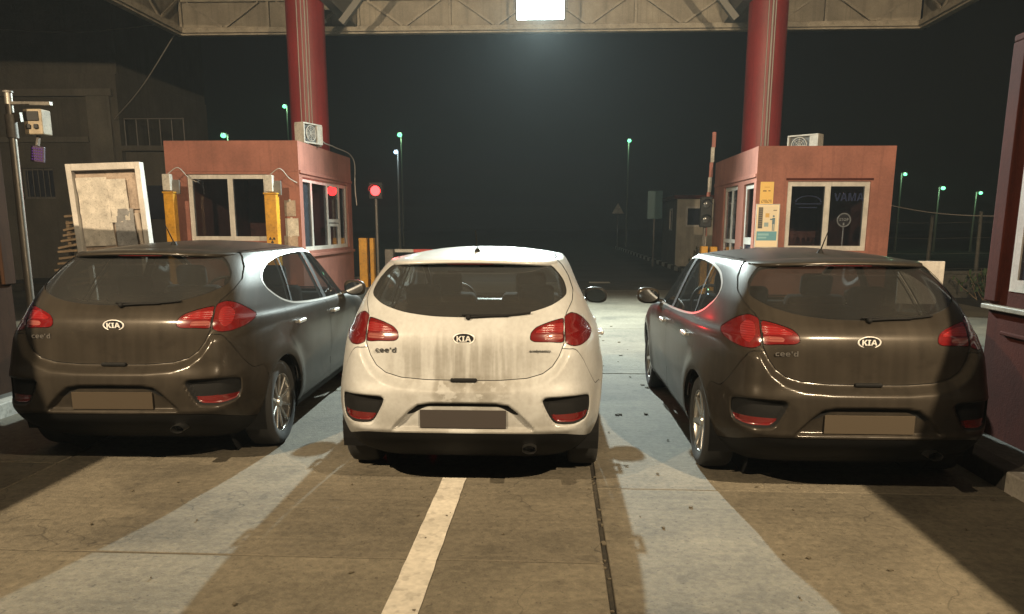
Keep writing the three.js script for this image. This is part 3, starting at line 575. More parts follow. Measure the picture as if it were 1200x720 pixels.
function makeCar(o) {
  const { G, rearZ, sideX, RW, FW } = Car;
  const t = thing('hatchback_car', o.label, 'car', [o.x, 0, -o.D], rad(o.turn), 'hatchbacks parked side by side');
  t.scale.setScalar(o.scale ?? 1.012);
  const paint = o.paint, black = phy(lin(0.010, 0.010, 0.010), 0.7, { specularIntensity: 0.25 }), seam = mat(lin(0.008, 0.008, 0.008), 0.9);
  const chrome = mat(lin(0.72, 0.71, 0.69), 0.30, { metalness: 0.75 }), silver = mat(lin(0.70, 0.69, 0.67), 0.4, { metalness: 0.25 }), glass = o.glass, sideGlass = o.sideGlass ?? o.glass;
  const red = phy(lin(0.10, 0.0035, 0.0035), 0.20, { clearcoat: 1, clearcoatRoughness: 0.05 }), redBright = phy(lin(0.18, 0.007, 0.007), 0.28, { clearcoat: 1, clearcoatRoughness: 0.06, bumpMap: rep(T.ribs, 40, 60), bumpScale: 0.004 });
  const redDark = phy(lin(0.10, 0.006, 0.006), 0.25, { clearcoat: 1, clearcoatRoughness: 0.05 }), clear = phy(lin(0.20, 0.055, 0.045), 0.25, { clearcoat: 1, clearcoatRoughness: 0.06, bumpMap: rep(T.ribs, 40, 60), bumpScale: 0.003 });
  const lining = mat(lin(0.035, 0.034, 0.033), 0.95), plastic = mat(lin(0.022, 0.022, 0.022), 0.5);
  part('body', G.body, paint, t); part('panel_gaps', G.seam, seam, t); part('cabin_lining', G.lining, lining, t);
  const gate = part('tailgate', G.tailgate, paint, t);
  part('rear_window', G.rear_window, glass, gate);
  const bump = part('rear_bumper', G.rear_bumper, paint, t), roof = part('roof', G.roof, paint, t);
  part('front_bumper', G.front_bumper, paint, t); part('bonnet', G.bonnet, paint, t); part('windscreen', G.windscreen, o.screen, t);
  part('lower_valance', G.valance, black, bump); part('plate_recess_trim', G.recess_trim, black, bump);
  for (const S of ['R', 'L']) {
    const i = part('tail_light', G['inner' + S], red, t, o.tailLabel); part('light_band', G['band' + S], redBright, i); part('reversing_lens', G['clear' + S], clear, i);
    const q = part('tail_light', G['outer' + S], o.dirtyLights ? redDark : red, t); part('brake_lens', G['core' + S], o.dirtyLights ? red : redBright, q);
    const p = part('bumper_pocket', G['pocket' + S], black, t); part('reflector', G['reflector' + S], redDark, p);
    part('headlight', G['head' + S], phy(lin(0.5, 0.5, 0.5), 0.1, { clearcoat: 1 }), t);
    part('sill', G['sill' + S], black, t);
    part('window_trim', G['trim' + S], o.trim ?? chrome, t); part('pillar', G['pillar' + S], black, t);
    part('quarter_window', G['winQ' + S], sideGlass, t);
    const sx = S === 'R' ? 1 : -1;
    for (const [k, hz, hy] of [['F', -0.05, 0.845], ['B', 1.0, 0.872]]) {
      const d = part('door', G['door' + k + S], paint, t); part('window', G['win' + k + S], sideGlass, d);
      const g = new RoundedBoxGeometry(0.026, 0.030, 0.17, 3, 0.012); g.translate(sx * (sideX(hz, hy) + 0.026), hy, hz);
      part('door_handle', [g, bx(0.03, 0.02, 0.02, sx * (sideX(hz - 0.07, hy) + 0.012), hy, hz - 0.07), bx(0.03, 0.02, 0.02, sx * (sideX(hz + 0.07, hy) + 0.012), hy, hz + 0.07)], chrome, d);
    }
    // mirror
    const mg = new THREE.SphereGeometry(1, 24, 16), mp = mg.attributes.position;
    for (let k = 0; k < mp.count; k++) { let x = mp.getX(k), y = mp.getY(k), z = mp.getZ(k); if (z > 0) z *= 0.35; const e = (a) => Math.sign(a) * Math.pow(Math.abs(a), 0.72); mp.setXYZ(k, e(x) * 0.105, e(y) * 0.075 - 0.008 * x, z * 0.11); }
    mg.computeVertexNormals(); mg.translate(sx * 0.955, 1.0, -0.62);
    const mir = part('mirror', [mg, bar([sx * 0.80, 0.95, -0.64], [sx * 0.90, 0.965, -0.63], 0.03, 0.06, 0.01)], o.mirrorMat ?? paint, t);
    const face = new THREE.CircleGeometry(1, 24); face.scale(0.088, 0.058, 1); face.translate(sx * 0.957, 1.0, -0.577); part('mirror_glass', face, mat(lin(0.8, 0.8, 0.8), 0.05, { metalness: 1 }), mir);
  }
  // spoiler lip over the rear window
  { const pos = [], idx = [], N = 40;
    for (let i = 0; i <= N; i++) { const x = lerp(-0.565, 0.565, i / N), e = 1 - Math.pow(Math.abs(x) / 0.565, 5) * 0.85, z0 = rearZ(x * 0.98, 1.398), drop = 0.018 * Math.pow(Math.abs(x) / 0.53, 2);
      const yb = 1.418 - drop; pos.push(x, yb + 0.014, z0 - 0.20, x, yb + 0.012, z0 - 0.05, x, yb, z0 + 0.055 * e, x, yb - 0.010, z0 + 0.075 * e, x, yb - 0.024, z0 + 0.070 * e, x, yb - 0.028, z0 + 0.04 * e, x, yb - 0.022, z0 - 0.03); }
    for (let i = 0; i < N; i++) for (let k = 0; k < 6; k++) { const a = i * 7 + k, b = a + 7; idx.push(a, a + 1, b, b, a + 1, b + 1); }
    const g = new THREE.BufferGeometry(); g.setAttribute('position', new THREE.Float32BufferAttribute(pos, 3)); g.setIndex(idx); g.computeVertexNormals();
    g.setAttribute('uv', new THREE.Float32BufferAttribute(new Float32Array(pos.length / 3 * 2).map((_, k) => k % 2 ? 0.87 : 0.5 + pos[Math.floor(k / 2) * 3] / 6), 2));
    const sp = part('roof_spoiler', g, paint, t);
    part('high_brake_light', bx(0.30, 0.014, 0.012, 0, 1.395, rearZ(0, 1.395) + 0.058, 0.004), redDark, sp);
  }
  // antenna
  part('antenna', [(() => { const g = new THREE.CylinderGeometry(0.012, 0.026, 0.03, 12); g.translate(0, 1.462, 1.12); return g; })(), rod([0, 1.47, 1.12], [0, 1.60, 1.24], 0.005, 0.003, 8)], black, roof);
  // badge and lettering on the tailgate
  const zb = rearZ(0, 0.965);
  { const ring = new THREE.TorusGeometry(1, 0.09, 8, 40); ring.scale(0.064, 0.033, 0.045); ring.translate(0, 0.965, zb + 0.004);
    const back = new THREE.CylinderGeometry(1, 1, 0.008, 32); back.rotateX(Math.PI / 2); back.scale(0.064, 0.033, 1); back.translate(0, 0.965, zb + 0.002);
    const b = part('badge', back, mat(lin(0.02, 0.02, 0.022), 0.25), t); part('badge_ring', ring, silver, b);
    const tx = textGeo('KIA', 0.033, 0.004, 1.2); tx.translate(0, 0.965, zb + 0.006); part('badge_lettering', tx, silver, b); }
  { const x = -0.475, g = textGeo("cee'd", 0.030, 0.003, 1.3); g.rotateY(-0.10); g.translate(x, 0.895, rearZ(x, 0.895) + 0.004); part('model_lettering', g, o.letter ?? mat(lin(0.07, 0.065, 0.06), 0.45), gate); }
  if (o.eco) { const x = 0.46, g = textGeo('ecodynamics', 0.015, 0.002, 1.0); g.rotateY(0.10); g.translate(x, 0.893, rearZ(x, 0.893) + 0.004); part('small_lettering', g, o.letter ?? chrome, gate); }
  part('tailgate_handle', bx(0.16, 0.022, 0.03, 0, 0.718, rearZ(0, 0.72) + 0.006, 0.008), black, gate);
  // rear wiper
  { const y0 = 1.075, px = 0.0; const q = (x, y) => [x, y, rearZ(x, y) + 0.02];
    const piv = new THREE.SphereGeometry(0.017, 12, 10); piv.translate(...q(0.02, 1.086));
    part('rear_wiper', [piv, tube([q(0.03, 1.088), q(0.14, 1.094), q(0.27, 1.098)], 0.007, 12, 6), tube([q(-0.02, 1.100), q(0.16, 1.098), q(0.30, 1.103), q(0.40, 1.113)], 0.006, 16, 6)], black, gate); }
  // number plate
  { const zp = rearZ(0, 0.49) + 0.012, g = bx(0.52, 0.112, 0.006, 0, 0.492, zp, 0.0025); part('number_plate', g, o.plate, t, o.plateLabel); }
  // exhaust
  { const g = new THREE.CylinderGeometry(0.032, 0.030, 0.16, 20, 1, true); g.rotateX(Math.PI / 2); g.scale(1.35, 0.8, 1); g.translate(0.40, 0.305, rearZ(0.4, 0.34) - 0.03);
    part('exhaust_tip', g, mat(lin(0.5, 0.49, 0.47), 0.3, { metalness: 1, side: THREE.DoubleSide }), t);
    const c = new THREE.CircleGeometry(0.03, 20); c.scale(1.35, 0.8, 1); c.translate(0.40, 0.305, rearZ(0.4, 0.34) - 0.03); part('exhaust_bore', c, M.dark, t); }
  // underside, wheel wells
  part('underbody', [bx(1.12, 0.10, 3.4, 0, 0.235, -0.15, 0.03), bx(0.8, 0.10, 0.3, 0, 0.24, 1.62, 0.04)], black, t);
  for (const [zc, yc] of [RW, FW]) for (const sx of [1, -1]) {
    const w = new THREE.CylinderGeometry(0.372, 0.372, 0.27, 32, 1, true, 0, Math.PI); w.rotateZ(Math.PI / 2); if (true) w.translate(sx * 0.70, yc, zc);
    const w2 = new THREE.CylinderGeometry(0.372, 0.372, 0.27, 40, 1, true); w2.rotateZ(Math.PI / 2); w2.translate(sx * 0.705, yc, zc);
    const back = new THREE.CircleGeometry(0.372, 32); back.rotateY(Math.PI / 2); back.translate(sx * 0.57, yc, zc);
    const p2 = w2.toNonIndexed(), keep = [], pa = p2.attributes.position;   // only the upper part of the well
    for (let k = 0; k < pa.count; k += 3) { const m = (pa.getY(k) + pa.getY(k + 1) + pa.getY(k + 2)) / 3; if (m > yc - 0.12) for (let j = 0; j < 3; j++) keep.push(pa.getX(k + j), pa.getY(k + j), pa.getZ(k + j)); }
    const gw = new THREE.BufferGeometry(); gw.setAttribute('position', new THREE.Float32BufferAttribute(keep, 3)); gw.computeVertexNormals(); gw.setAttribute('uv', new THREE.Float32BufferAttribute(new Float32Array(keep.length / 3 * 2), 2));
    part('wheel_arch_liner', [gw, back], black, t);
    wheel(t, sx * 0.748, yc, zc, sx, o);
  }
  // seats, dashboard, wheel
  const cloth = mat(lin(0.030, 0.030, 0.031), 0.95);
  const seat = (x, z, w) => {
    const s = part('seat', [bx(w, 0.16, 0.48, x, 0.46, z - 0.18, 0.05), (() => { const g = bx(w, 0.62, 0.14, 0, 0.31, 0, 0.05); g.rotateX(0.28); g.translate(x, 0.47, z + 0.05); return g; })()], cloth, t);
    for (const hx of w > 1 ? [-0.42, 0.42] : [0]) { const g = bx(0.26, 0.19, 0.10, 0, 0, 0, 0.045); g.rotateX(0.2); g.translate(x + hx, w > 1 ? 1.115 : 1.155, z + 0.21); part('headrest', [g, rod([x + hx - 0.06, 0.98, z + 0.17], [x + hx - 0.06, 1.1, z + 0.2], 0.006), rod([x + hx + 0.06, 0.98, z + 0.17], [x + hx + 0.06, 1.1, z + 0.2], 0.006)], cloth, s); }
  };
  seat(-0.36, -0.18, 0.50); seat(0.36, -0.18, 0.50); seat(0, 0.72, 1.28);
  part('dashboard', [bx(1.36, 0.24, 0.42, 0, 0.82, -0.98, 0.07), bx(0.24, 0.3, 0.5, 0, 0.55, -0.5, 0.04)], plastic, t);
  part('parcel_shelf', bx(1.16, 0.03, 0.62, 0, 0.93, 1.42, 0.01), lining, t);
  { const g = new THREE.TorusGeometry(0.185, 0.016, 8, 32); g.rotateX(-0.4); g.translate(-0.36, 0.92, -0.66); part('steering_wheel', g, plastic, t); }
  { const g = bx(0.22, 0.06, 0.03, 0, 1.30, -0.28, 0.012); part('inner_mirror', g, plastic, t); }
  return t;
}
function wheel(car, x, y, z, sx, o) {
  const R = 0.312, tyreP = [[0.205, -0.085], [0.225, -0.098], [0.262, -0.104], [0.292, -0.098], [0.306, -0.085], [0.3105, -0.06], [0.312, -0.02], [0.312, 0.02], [0.3105, 0.06], [0.306, 0.085], [0.292, 0.098], [0.262, 0.104], [0.225, 0.098], [0.205, 0.085]];
  const ty = new THREE.LatheGeometry(tyreP.map((p) => new THREE.Vector2(...p)), 56); ty.rotateZ(-Math.PI / 2);
  const w = new THREE.Group(); w.name = 'wheel'; w.position.set(x, y, z); if (sx < 0) w.rotation.y = Math.PI; car.add(w);
  part('tyre', ty, mat(lin(0.018, 0.018, 0.018), 0.85), w);
  const rimM = mat(lin(0.48, 0.47, 0.45), 0.32, { metalness: 0.9 }), list = [];
  const barrel = new THREE.LatheGeometry([[0.207, 0.088], [0.214, 0.092], [0.208, 0.082], [0.196, 0.06], [0.192, -0.06], [0.208, -0.088]].map((p) => new THREE.Vector2(p[0], p[1])), 48); barrel.rotateZ(-Math.PI / 2); list.push(barrel);
  const hub = new THREE.CylinderGeometry(0.034, 0.058, 0.05, 24); hub.rotateZ(-Math.PI / 2); hub.translate(0.055, 0, 0); list.push(hub);
  const n = o.spokes;
  for (let k = 0; k < n; k++) {
    const g = new RoundedBoxGeometry(0.020, 0.165, n > 8 ? 0.024 : 0.046, 2, 0.007); const p = g.attributes.position;
    for (let i = 0; i < p.count; i++) { const q = (p.getY(i) + 0.0825) / 0.165; p.setZ(i, p.getZ(i) * lerp(1.15, 0.75, q)); p.setX(i, p.getX(i) + 0.02 * q * q); }
    g.translate(0.060, 0.122, 0); g.rotateX((k / n) * Math.PI * 2); g.computeVertexNormals(); list.push(g);
  }
  part('rim', list, rimM, w);
  const disc = new THREE.CylinderGeometry(0.14, 0.14, 0.02, 32); disc.rotateZ(Math.PI / 2); disc.translate(-0.01, 0, 0); part('brake_disc', disc, mat(lin(0.10, 0.10, 0.10), 0.5, { metalness: 0.8 }), w);
}
T.ribs = tex(64, (u, v) => 0.5 + 0.5 * Math.sin(v * Math.PI * 4) * 0.6 + 0.2 * Math.sin(u * Math.PI * 4), false);
const greyPaint = () => phy(lin(0.044, 0.0385, 0.032), 0.42, { metalness: 0.25, specularIntensity: 0.10, clearcoat: 0.3, clearcoatRoughness: 0.16, map: T.dust });
const tinted = (k, r, tr = 0.9) => phy(lin(k, k * 1.02, k * 1.0), r, { transmission: tr, thickness: 0, ior: 1.5 });
makeCar({
  label: 'dirty white hatchback in the middle between two grey brown ones', x: -0.575, D: 6.70, turn: 0.6, eco: true, dirtyLights: true, spokes: 10,
  paint: phy(lin(0.46, 0.475, 0.49), 0.45, { clearcoat: 0.5, clearcoatRoughness: 0.16, map: T.dirt }), glass: tinted(0.50, 0.05, 0.96), screen: tinted(0.85, 0.02, 0.97), sideGlass: tinted(0.5, 0.03, 0.95),
  letter: mat(lin(0.05, 0.05, 0.05), 0.4), mirrorMat: mat(lin(0.02, 0.02, 0.02), 0.3), plate: phy(lin(0.045, 0.039, 0.036), 0.8, { specularIntensity: 0.2 }),
});
makeCar({
  label: 'grey brown metallic hatchback on the left beside the white one', x: -3.0, D: 7.06, turn: 2.0, scale: 1.035, spokes: 10,
  paint: greyPaint(), glass: tinted(0.30, 0.12, 0.94), screen: tinted(0.85, 0.02, 0.97), sideGlass: tinted(0.4, 0.03, 0.95), plate: phy(lin(0.050, 0.039, 0.027), 0.8, { specularIntensity: 0.2 }),
});
makeCar({
  label: 'grey brown metallic hatchback on the right beside the kerb', x: 1.85, D: 6.70, turn: 0.5, spokes: 7,
  paint: greyPaint(), glass: tinted(0.22, 0.13, 0.94), screen: tinted(0.85, 0.02, 0.97), sideGlass: tinted(0.4, 0.03, 0.95), plate: phy(lin(0.060, 0.048, 0.034), 0.8, { specularIntensity: 0.2 }),
});

// ---------------------------------------------------------------- lamps
{ // the glaring white flood lamp under the middle of the canopy
  const f = thing('flood_lamp', 'glaring white flood lamp hanging under the middle of the canopy', 'lamp', [-0.36, 5.92, -16.3]);
  part('stem', rod([0, 0.17, -0.02], [0, 1.535, -0.02], 0.025), M.greySteel, f);
  const tilt = 0.5;
  const put = (g) => { g.rotateX(tilt); return g; };
  part('housing', put(bx(1.00, 0.54, 0.16, 0, 0, -0.09, 0.03)), M.greySteel, f);
  part('bracket', [span(-0.54, -0.515, -0.02, 0.18, -0.11, -0.05), span(0.515, 0.54, -0.02, 0.18, -0.11, -0.05), span(-0.54, 0.54, 0.16, 0.19, -0.11, -0.05)], M.greySteel, f);
  part('lamp_glass', put(bx(0.92, 0.47, 0.012, 0, 0, -0.001, 0.004)), new THREE.MeshStandardMaterial({ color: 0xffffff, roughness: 0.3, emissive: WHITE, emissiveIntensity: 60 }), f);
  spot(f, WHITE, WHITE_I, [0, -0.05, 0.10], [0.3, -5.7, 8.6], rad(86), 1, 0.08);
}
const sodium = (label, x, D, tx, tD) => {
  const f = thing('canopy_lamp', label, 'lamp', [x, 6.15, -D], 0, 'warm flood lamps under the canopy');
  part('stem', rod([0, 0.1, 0], [0, 0.235, 0], 0.022), M.greySteel, f);
  const put = (g) => { g.rotateX(-0.45); return g; };
  part('housing', put(bx(0.40, 0.24, 0.14, 0, 0, 0.08, 0.02)), M.greySteel, f);
  part('lamp_glass', put(bx(0.34, 0.18, 0.01, 0, 0, 0.004, 0.003)), new THREE.MeshStandardMaterial({ color: 0xffffff, roughness: 0.3, emissive: SODIUM, emissiveIntensity: 12 }), f);
  spot(f, SODIUM, SODIUM_I, [0, -0.02, -0.06], [tx - x, -5.2, -(tD - D)], rad(68), 1, 0.035);
};
sodium('warm flood lamp under the canopy above the left near booth', -4.88, -1.0, -6.2, 15);
sodium('warm flood lamp under the canopy above the right near booth', 4.02, -1.0, 5.2, 15);
// far green-white street lamps
const glowGreen = new THREE.MeshStandardMaterial({ color: 0xffffff, emissive: lin(0.16, 1.0, 0.42), emissiveIntensity: 3.2 }), glowBlue = new THREE.MeshStandardMaterial({ color: 0xffffff, emissive: lin(0.45, 0.75, 1.0), emissiveIntensity: 3.2 });
for (const [label, x, H, D, blue, size, I] of [
  ['street lamp glowing green above the left booth roof', -19.15, 6.72, 45, 0, 0.20, 60],
  ['tall street lamp glowing green beside the left column', -24.1, 12.0, 70, 0, 0.24, 80],
  ['street lamp glowing green left of the white flood lamp', -13.9, 9.55, 70, 0, 0.28, 90],
  ['low street lamp glowing bluish white under the green one', -10.2, 6.25, 50, 1, 0.19, 50],
  ['lone street lamp glowing green down the road', 6.3, 9.0, 70, 0, 0.22, 60],
  ['leftmost of three small green street lamps behind the fence', 25.8, 5.5, 60, 0, 0.17, 30],
  ['middle one of three small green street lamps behind the fence', 28.65, 4.5, 60, 0, 0.20, 35],
  ['rightmost of three small green street lamps behind the fence', 31.4, 4.15, 60, 0, 0.17, 30],
]) {
  const l = thing('street_lamp', label, 'street lamp', [x, -0.16, -D], 0, 'street lamps in the dark distance'), h = H + 0.16;
  part('pole', rod([0, 0, -0.6], [0, h + 0.15, -0.6], 0.09, 0.05, 10), M.girder, l);
  part('arm', rod([0, h + 0.12, -0.6], [0, h + 0.13, 0.1], 0.03, 0.03, 8), M.greySteel, l);
  const g = new THREE.SphereGeometry(size * 0.75, 14, 10); g.scale(1, 0.8, 1.1); g.translate(0, h, 0);
  part('lamp_head', bx(size * 1.1, 0.05, 0.4, 0, h + size * 0.6 + 0.04, -0.1, 0.02), M.greySteel, l);
  part('lamp_bulb', g, blue ? glowBlue : glowGreen, l);
  const p = new THREE.PointLight(blue ? lin(0.6, 0.85, 1) : lin(0.45, 1, 0.55), I * 0.12, 0, 2); p.position.set(0, h - size * 0.2, 0); p.shadow.radius = 4; p.castShadow = true; l.add(p);
}

// ---------------------------------------------------------------- things round the left booth
function yellowPost(label, x, D, h, w, trefoil, boxSide) {
  const p = thing('detector_post', label, 'post', [x, 0.14, -D], 0, 'yellow detector posts');
  part('post', bx(w, h, w * 0.8, 0, h / 2, 0, 0.012), M.yellow, p);
  part('cap', bx(w + 0.03, 0.03, w * 0.8 + 0.03, 0, h + 0.016, 0, 0.008), M.yellow, p);
  part('base_plate', bx(w + 0.12, 0.02, w + 0.1, 0, 0.01, 0, 0.004), M.greySteel, p);
  part('control_box', bx(0.15, 0.30, 0.12, boxSide * 0.03, h + 0.20, 0.0, 0.012), M.acWhite, p);
  part('bracket', [bx(0.05, 0.05, 0.05, boxSide * 0.03, h + 0.045, 0), bx(0.14, 0.26, 0.05, boxSide * 0.03 + 0.13, h + 0.12, -0.06, 0.01)], M.greySteel, p);
  part('cable', tube([[boxSide * 0.03 + 0.02, h + 0.36, 0], [0.16, h + 0.47, -0.05], [0.30, h + 0.30, -0.15], [0.42, h + 0.22, -0.22]], 0.009, 20, 6), M.cable, p);
  if (trefoil) {
    const y = h * 0.64 + 0.02, z = w * 0.4 + 0.002, blades = [0, 1, 2].map((k) => { const s = new THREE.Shape(), a0 = Math.PI / 2 + k * 2.094 - 0.52, a1 = a0 + 1.047; s.absarc(0, 0, 0.062, a0, a1, false); s.absarc(0, 0, 0.020, a1, a0, true); const g = new THREE.ExtrudeGeometry(s, { depth: 0.002, bevelEnabled: false, curveSegments: 10 }); g.rotateZ(Math.PI); g.translate(0, y - 0.1, z); return g; });
    const c = new THREE.CylinderGeometry(0.013, 0.013, 0.002, 16); c.rotateX(Math.PI / 2); c.translate(0, y - 0.1, z + 0.001);
    part('trefoil_mark', [...blades, c], M.dark, p, 'black radiation trefoil');
  }
}
yellowPost('yellow post with grey box left of the booth window', -7.22, 14.4, 2.10, 0.19, false, -1);
yellowPost('yellow post with black trefoil mark right of the booth window', -5.29, 14.4, 2.08, 0.22, true, -1);
{ // notices taped to the booth corner
  const sheets = [[-5.12, 1.98, 0.22, 0.30], [-5.10, 1.62, 0.26, 0.34], [-5.13, 1.28, 0.27, 0.36]];
  sheets.forEach(([x, y, w, h], i) => { const n = thing('paper_notice', ['small paper notice, top one on the left booth corner', 'paper notice, middle one on the left booth corner', 'paper notice, lowest on the left booth corner'][i], 'notice', [x, y, -14.897], 0, 'notices taped to the booth corner'); const g = new THREE.PlaneGeometry(w, h, 8, 8), p = g.attributes.position; for (let k = 0; k < p.count; k++) p.setZ(k, 0.006 + 0.010 * vnoise(p.getX(k) * 14 + 5, p.getY(k) * 14 + 9, 64, 64, i)); g.computeVertexNormals(); part('sheet', boxUV(g), i === 1 ? M.paper : M.boardBack, n); part('tape', span(-0.02, 0.02, h / 2 - 0.025, h / 2 + 0.02, 0.016, 0.019), M.paper, n); });
}
function airConditioner(label, x, y, z, turn) {
  const a = thing('air_conditioner', label, 'air conditioner', [x, y, z], turn, 'air conditioners on booth roofs');
  part('casing', [bx(0.80, 0.04, 0.30, 0, 0.56, 0, 0.01), bx(0.80, 0.04, 0.30, 0, 0.07, 0, 0.01), bx(0.04, 0.45, 0.30, -0.38, 0.315, 0), bx(0.04, 0.45, 0.30, 0.38, 0.315, 0), bx(0.18, 0.45, 0.28, 0.27, 0.315, 0), bx(0.72, 0.45, 0.02, 0, 0.315, -0.13)], M.acWhite, a);
  for (const s of [-0.28, 0.28]) part('foot', bx(0.06, 0.05, 0.34, s, 0.025, 0), M.greySteel, a);
  part('grille_well', bx(0.54, 0.45, 0.02, -0.09, 0.315, 0.08), M.acDark, a);
  const ring = new THREE.TorusGeometry(0.20, 0.012, 6, 32); ring.translate(-0.09, 0.315, 0.145); const list = [ring]; for (const r of [0.15, 0.10, 0.05]) { const q = new THREE.TorusGeometry(r, 0.005, 5, 28); q.translate(-0.09, 0.315, 0.147); list.push(q); }
  for (let k = 0; k < 4; k++) list.push(bar([-0.09 - 0.2 * Math.cos(k * 0.785), 0.315 - 0.2 * Math.sin(k * 0.785), 0.142], [-0.09 + 0.2 * Math.cos(k * 0.785), 0.315 + 0.2 * Math.sin(k * 0.785), 0.142], 0.008));
  part('fan_guard', list, M.acWhite, a);
  const blades = []; for (let k = 0; k < 3; k++) { const b = bx(0.09, 0.16, 0.006, 0, 0.10, 0); b.rotateY(0.4); b.rotateZ(k * 2.094); b.translate(-0.09, 0.315, 0.112); blades.push(b); } part('fan', blades, M.acDark, a);
  return a;
}
airConditioner('white air conditioner on the left booth roof before the column', -5.02, 3.24, -15.95, Math.PI / 2 - 0.35).scale.setScalar(0.75);
airConditioner('white air conditioner on the right booth roof beside the column', 4.98, 3.165, -16.3, -0.75).scale.setScalar(0.8);
for (const o of [scene.children.at(-1)]) o.position.y = 3.0;
{ const c = thing('hose', 'pale drain hose running down the left booth corner', 'hose', [-4.9, 3.24, -16.2]);
  part('tube', tube([[0, 0.38, 0], [0.03, 0.16, -0.1], [0.05, 0.10, -0.9], [0.06, 0.03, -2.3], [0.07, -0.12, -2.55], [0.05, -0.7, -2.6], [0.09, -1.1, -2.55]], 0.013, 40, 8), M.cable, c); }

// stop light, posts and lowered barrier on the left
{
  const s = thing('stop_light', 'lit red stop light on a thin post left of the lane', 'traffic light', [-4.44, 0.14, -19.2]);
  part('post', rod([0, 0, 0], [0, 2.2, 0], 0.035), M.greySteel, s);
  part('housing', bx(0.34, 0.40, 0.16, 0, 2.36, -0.03, 0.03), M.dark, s);
  const v = new THREE.CylinderGeometry(0.15, 0.15, 0.14, 24, 1, true, Math.PI * 0.5, Math.PI); v.rotateX(Math.PI / 2); v.translate(0, 2.36, 0.12); part('visor', v, mat(lin(0.02, 0.02, 0.02), 0.7, { side: THREE.DoubleSide }), s);
  const d = new THREE.SphereGeometry(0.12, 20, 12, 0, Math.PI * 2, 0, Math.PI / 2); d.rotateX(Math.PI / 2); d.scale(1, 1, 0.35); d.translate(0, 2.36, 0.052);
  part('lamp_lens', d, new THREE.MeshStandardMaterial({ color: lin(0.6, 0.02, 0.02), emissive: lin(1, 0.03, 0.03), emissiveIntensity: 9 }), s);
  spot(s, lin(1, 0.02, 0.03), 32, [0, 2.36, 0.14], [4.2, 1.6, 12], rad(34), 0.9, 0.08);
  for (const [l, x, w] of [['wider yellow guard post under the stop light', -4.74, 0.20], ['narrow yellow guard post beside the stop light stem', -4.52, 0.10]]) { const q = thing('guard_post', l, 'post', [x, 0.14, -19.0], 0, 'yellow guard posts under the stop light'); part('post', bx(w, 1.22, 0.2, 0, 0.61, 0, 0.015), M.yellow, q); part('foot', bx(w + 0.08, 0.02, 0.28, 0, 0.01, 0), M.greySteel, q); }
  const b = thing('lowered_barrier', 'lowered barrier arm with red and white bands behind the white car', 'barrier', [-4.15, 0.0, -19.4]);
  part('cabinet', bx(0.22, 0.94, 0.3, -0.02, 0.61, 0, 0.02), M.greySteel, b);
  for (let i = 0; i < 5; i++) part('arm_band', bx(0.48, 0.08, 0.04, 0.34 + i * 0.48, 1.04, 0.02, 0.006), i % 2 ? mat(lin(0.5, 0.05, 0.04), 0.5) : M.acWhite, b);
}
// raised barrier and dark signal head on the right
{
  const b = thing('raised_barrier', 'raised barrier arm with red and white bands beside the right booth', 'barrier', [3.72, 0.14, -19.9]);
  part('cabinet', bx(0.28, 0.95, 0.3, 0, 0.475, -0.02, 0.02), M.greySteel, b);
  for (let i = 0; i < 8; i++) { const g = bx(0.09, 0.40, 0.05, 0, 0, 0, 0.006); g.scale(1, 0.9, 1); g.translate(0.02 + i * 0.018, 1.10 + i * 0.36, 0); part('arm_band', g, i % 2 ? mat(lin(0.36, 0.13, 0.10), 0.6) : M.acWhite, b); }
  const s = thing('signal_head', 'dark unlit signal head with two lenses beside the raised barrier', 'traffic light', [3.60, 0.14, -19.1]);
  part('post', rod([0, 0, -0.06], [0, 2.2, -0.06], 0.035), M.greySteel, s);
  part('housing', bx(0.28, 0.72, 0.16, 0, 1.86, 0, 0.03), M.dark, s);
  for (const y of [2.04, 1.68]) { const v = new THREE.CylinderGeometry(0.12, 0.12, 0.12, 20, 1, true, Math.PI * 0.5, Math.PI); v.rotateX(Math.PI / 2); v.translate(0, y, 0.13); part('visor', v, mat(lin(0.02, 0.02, 0.02), 0.7, { side: THREE.DoubleSide }), s); const d = new THREE.SphereGeometry(0.10, 18, 10, 0, Math.PI * 2, 0, Math.PI / 2); d.rotateX(Math.PI / 2); d.scale(1, 1, 0.35); d.translate(0, y, 0.081); part('lens', d, phy(lin(0.05, 0.05, 0.05), 0.2, { clearcoat: 1 }), s); }
  for (const [l, x] of [['yellow guard block left of the raised barrier', 3.50], ['yellow guard block under the raised barrier arm', 3.72]]) { const q = thing('guard_post', l, 'post', [x, 0, -18.6], 0, 'yellow guard blocks by the raised barrier'); q.position.y = x > 3.62 ? 0.14 : 0; part('post', bx(0.16, x > 3.62 ? 1.05 : 1.2, 0.2, 0, x > 3.62 ? 0.525 : 0.6, 0, 0.015), M.yellow, q); part('foot', bx(0.2, 0.02, 0.24, 0, 0.01, 0), M.greySteel, q); }
}

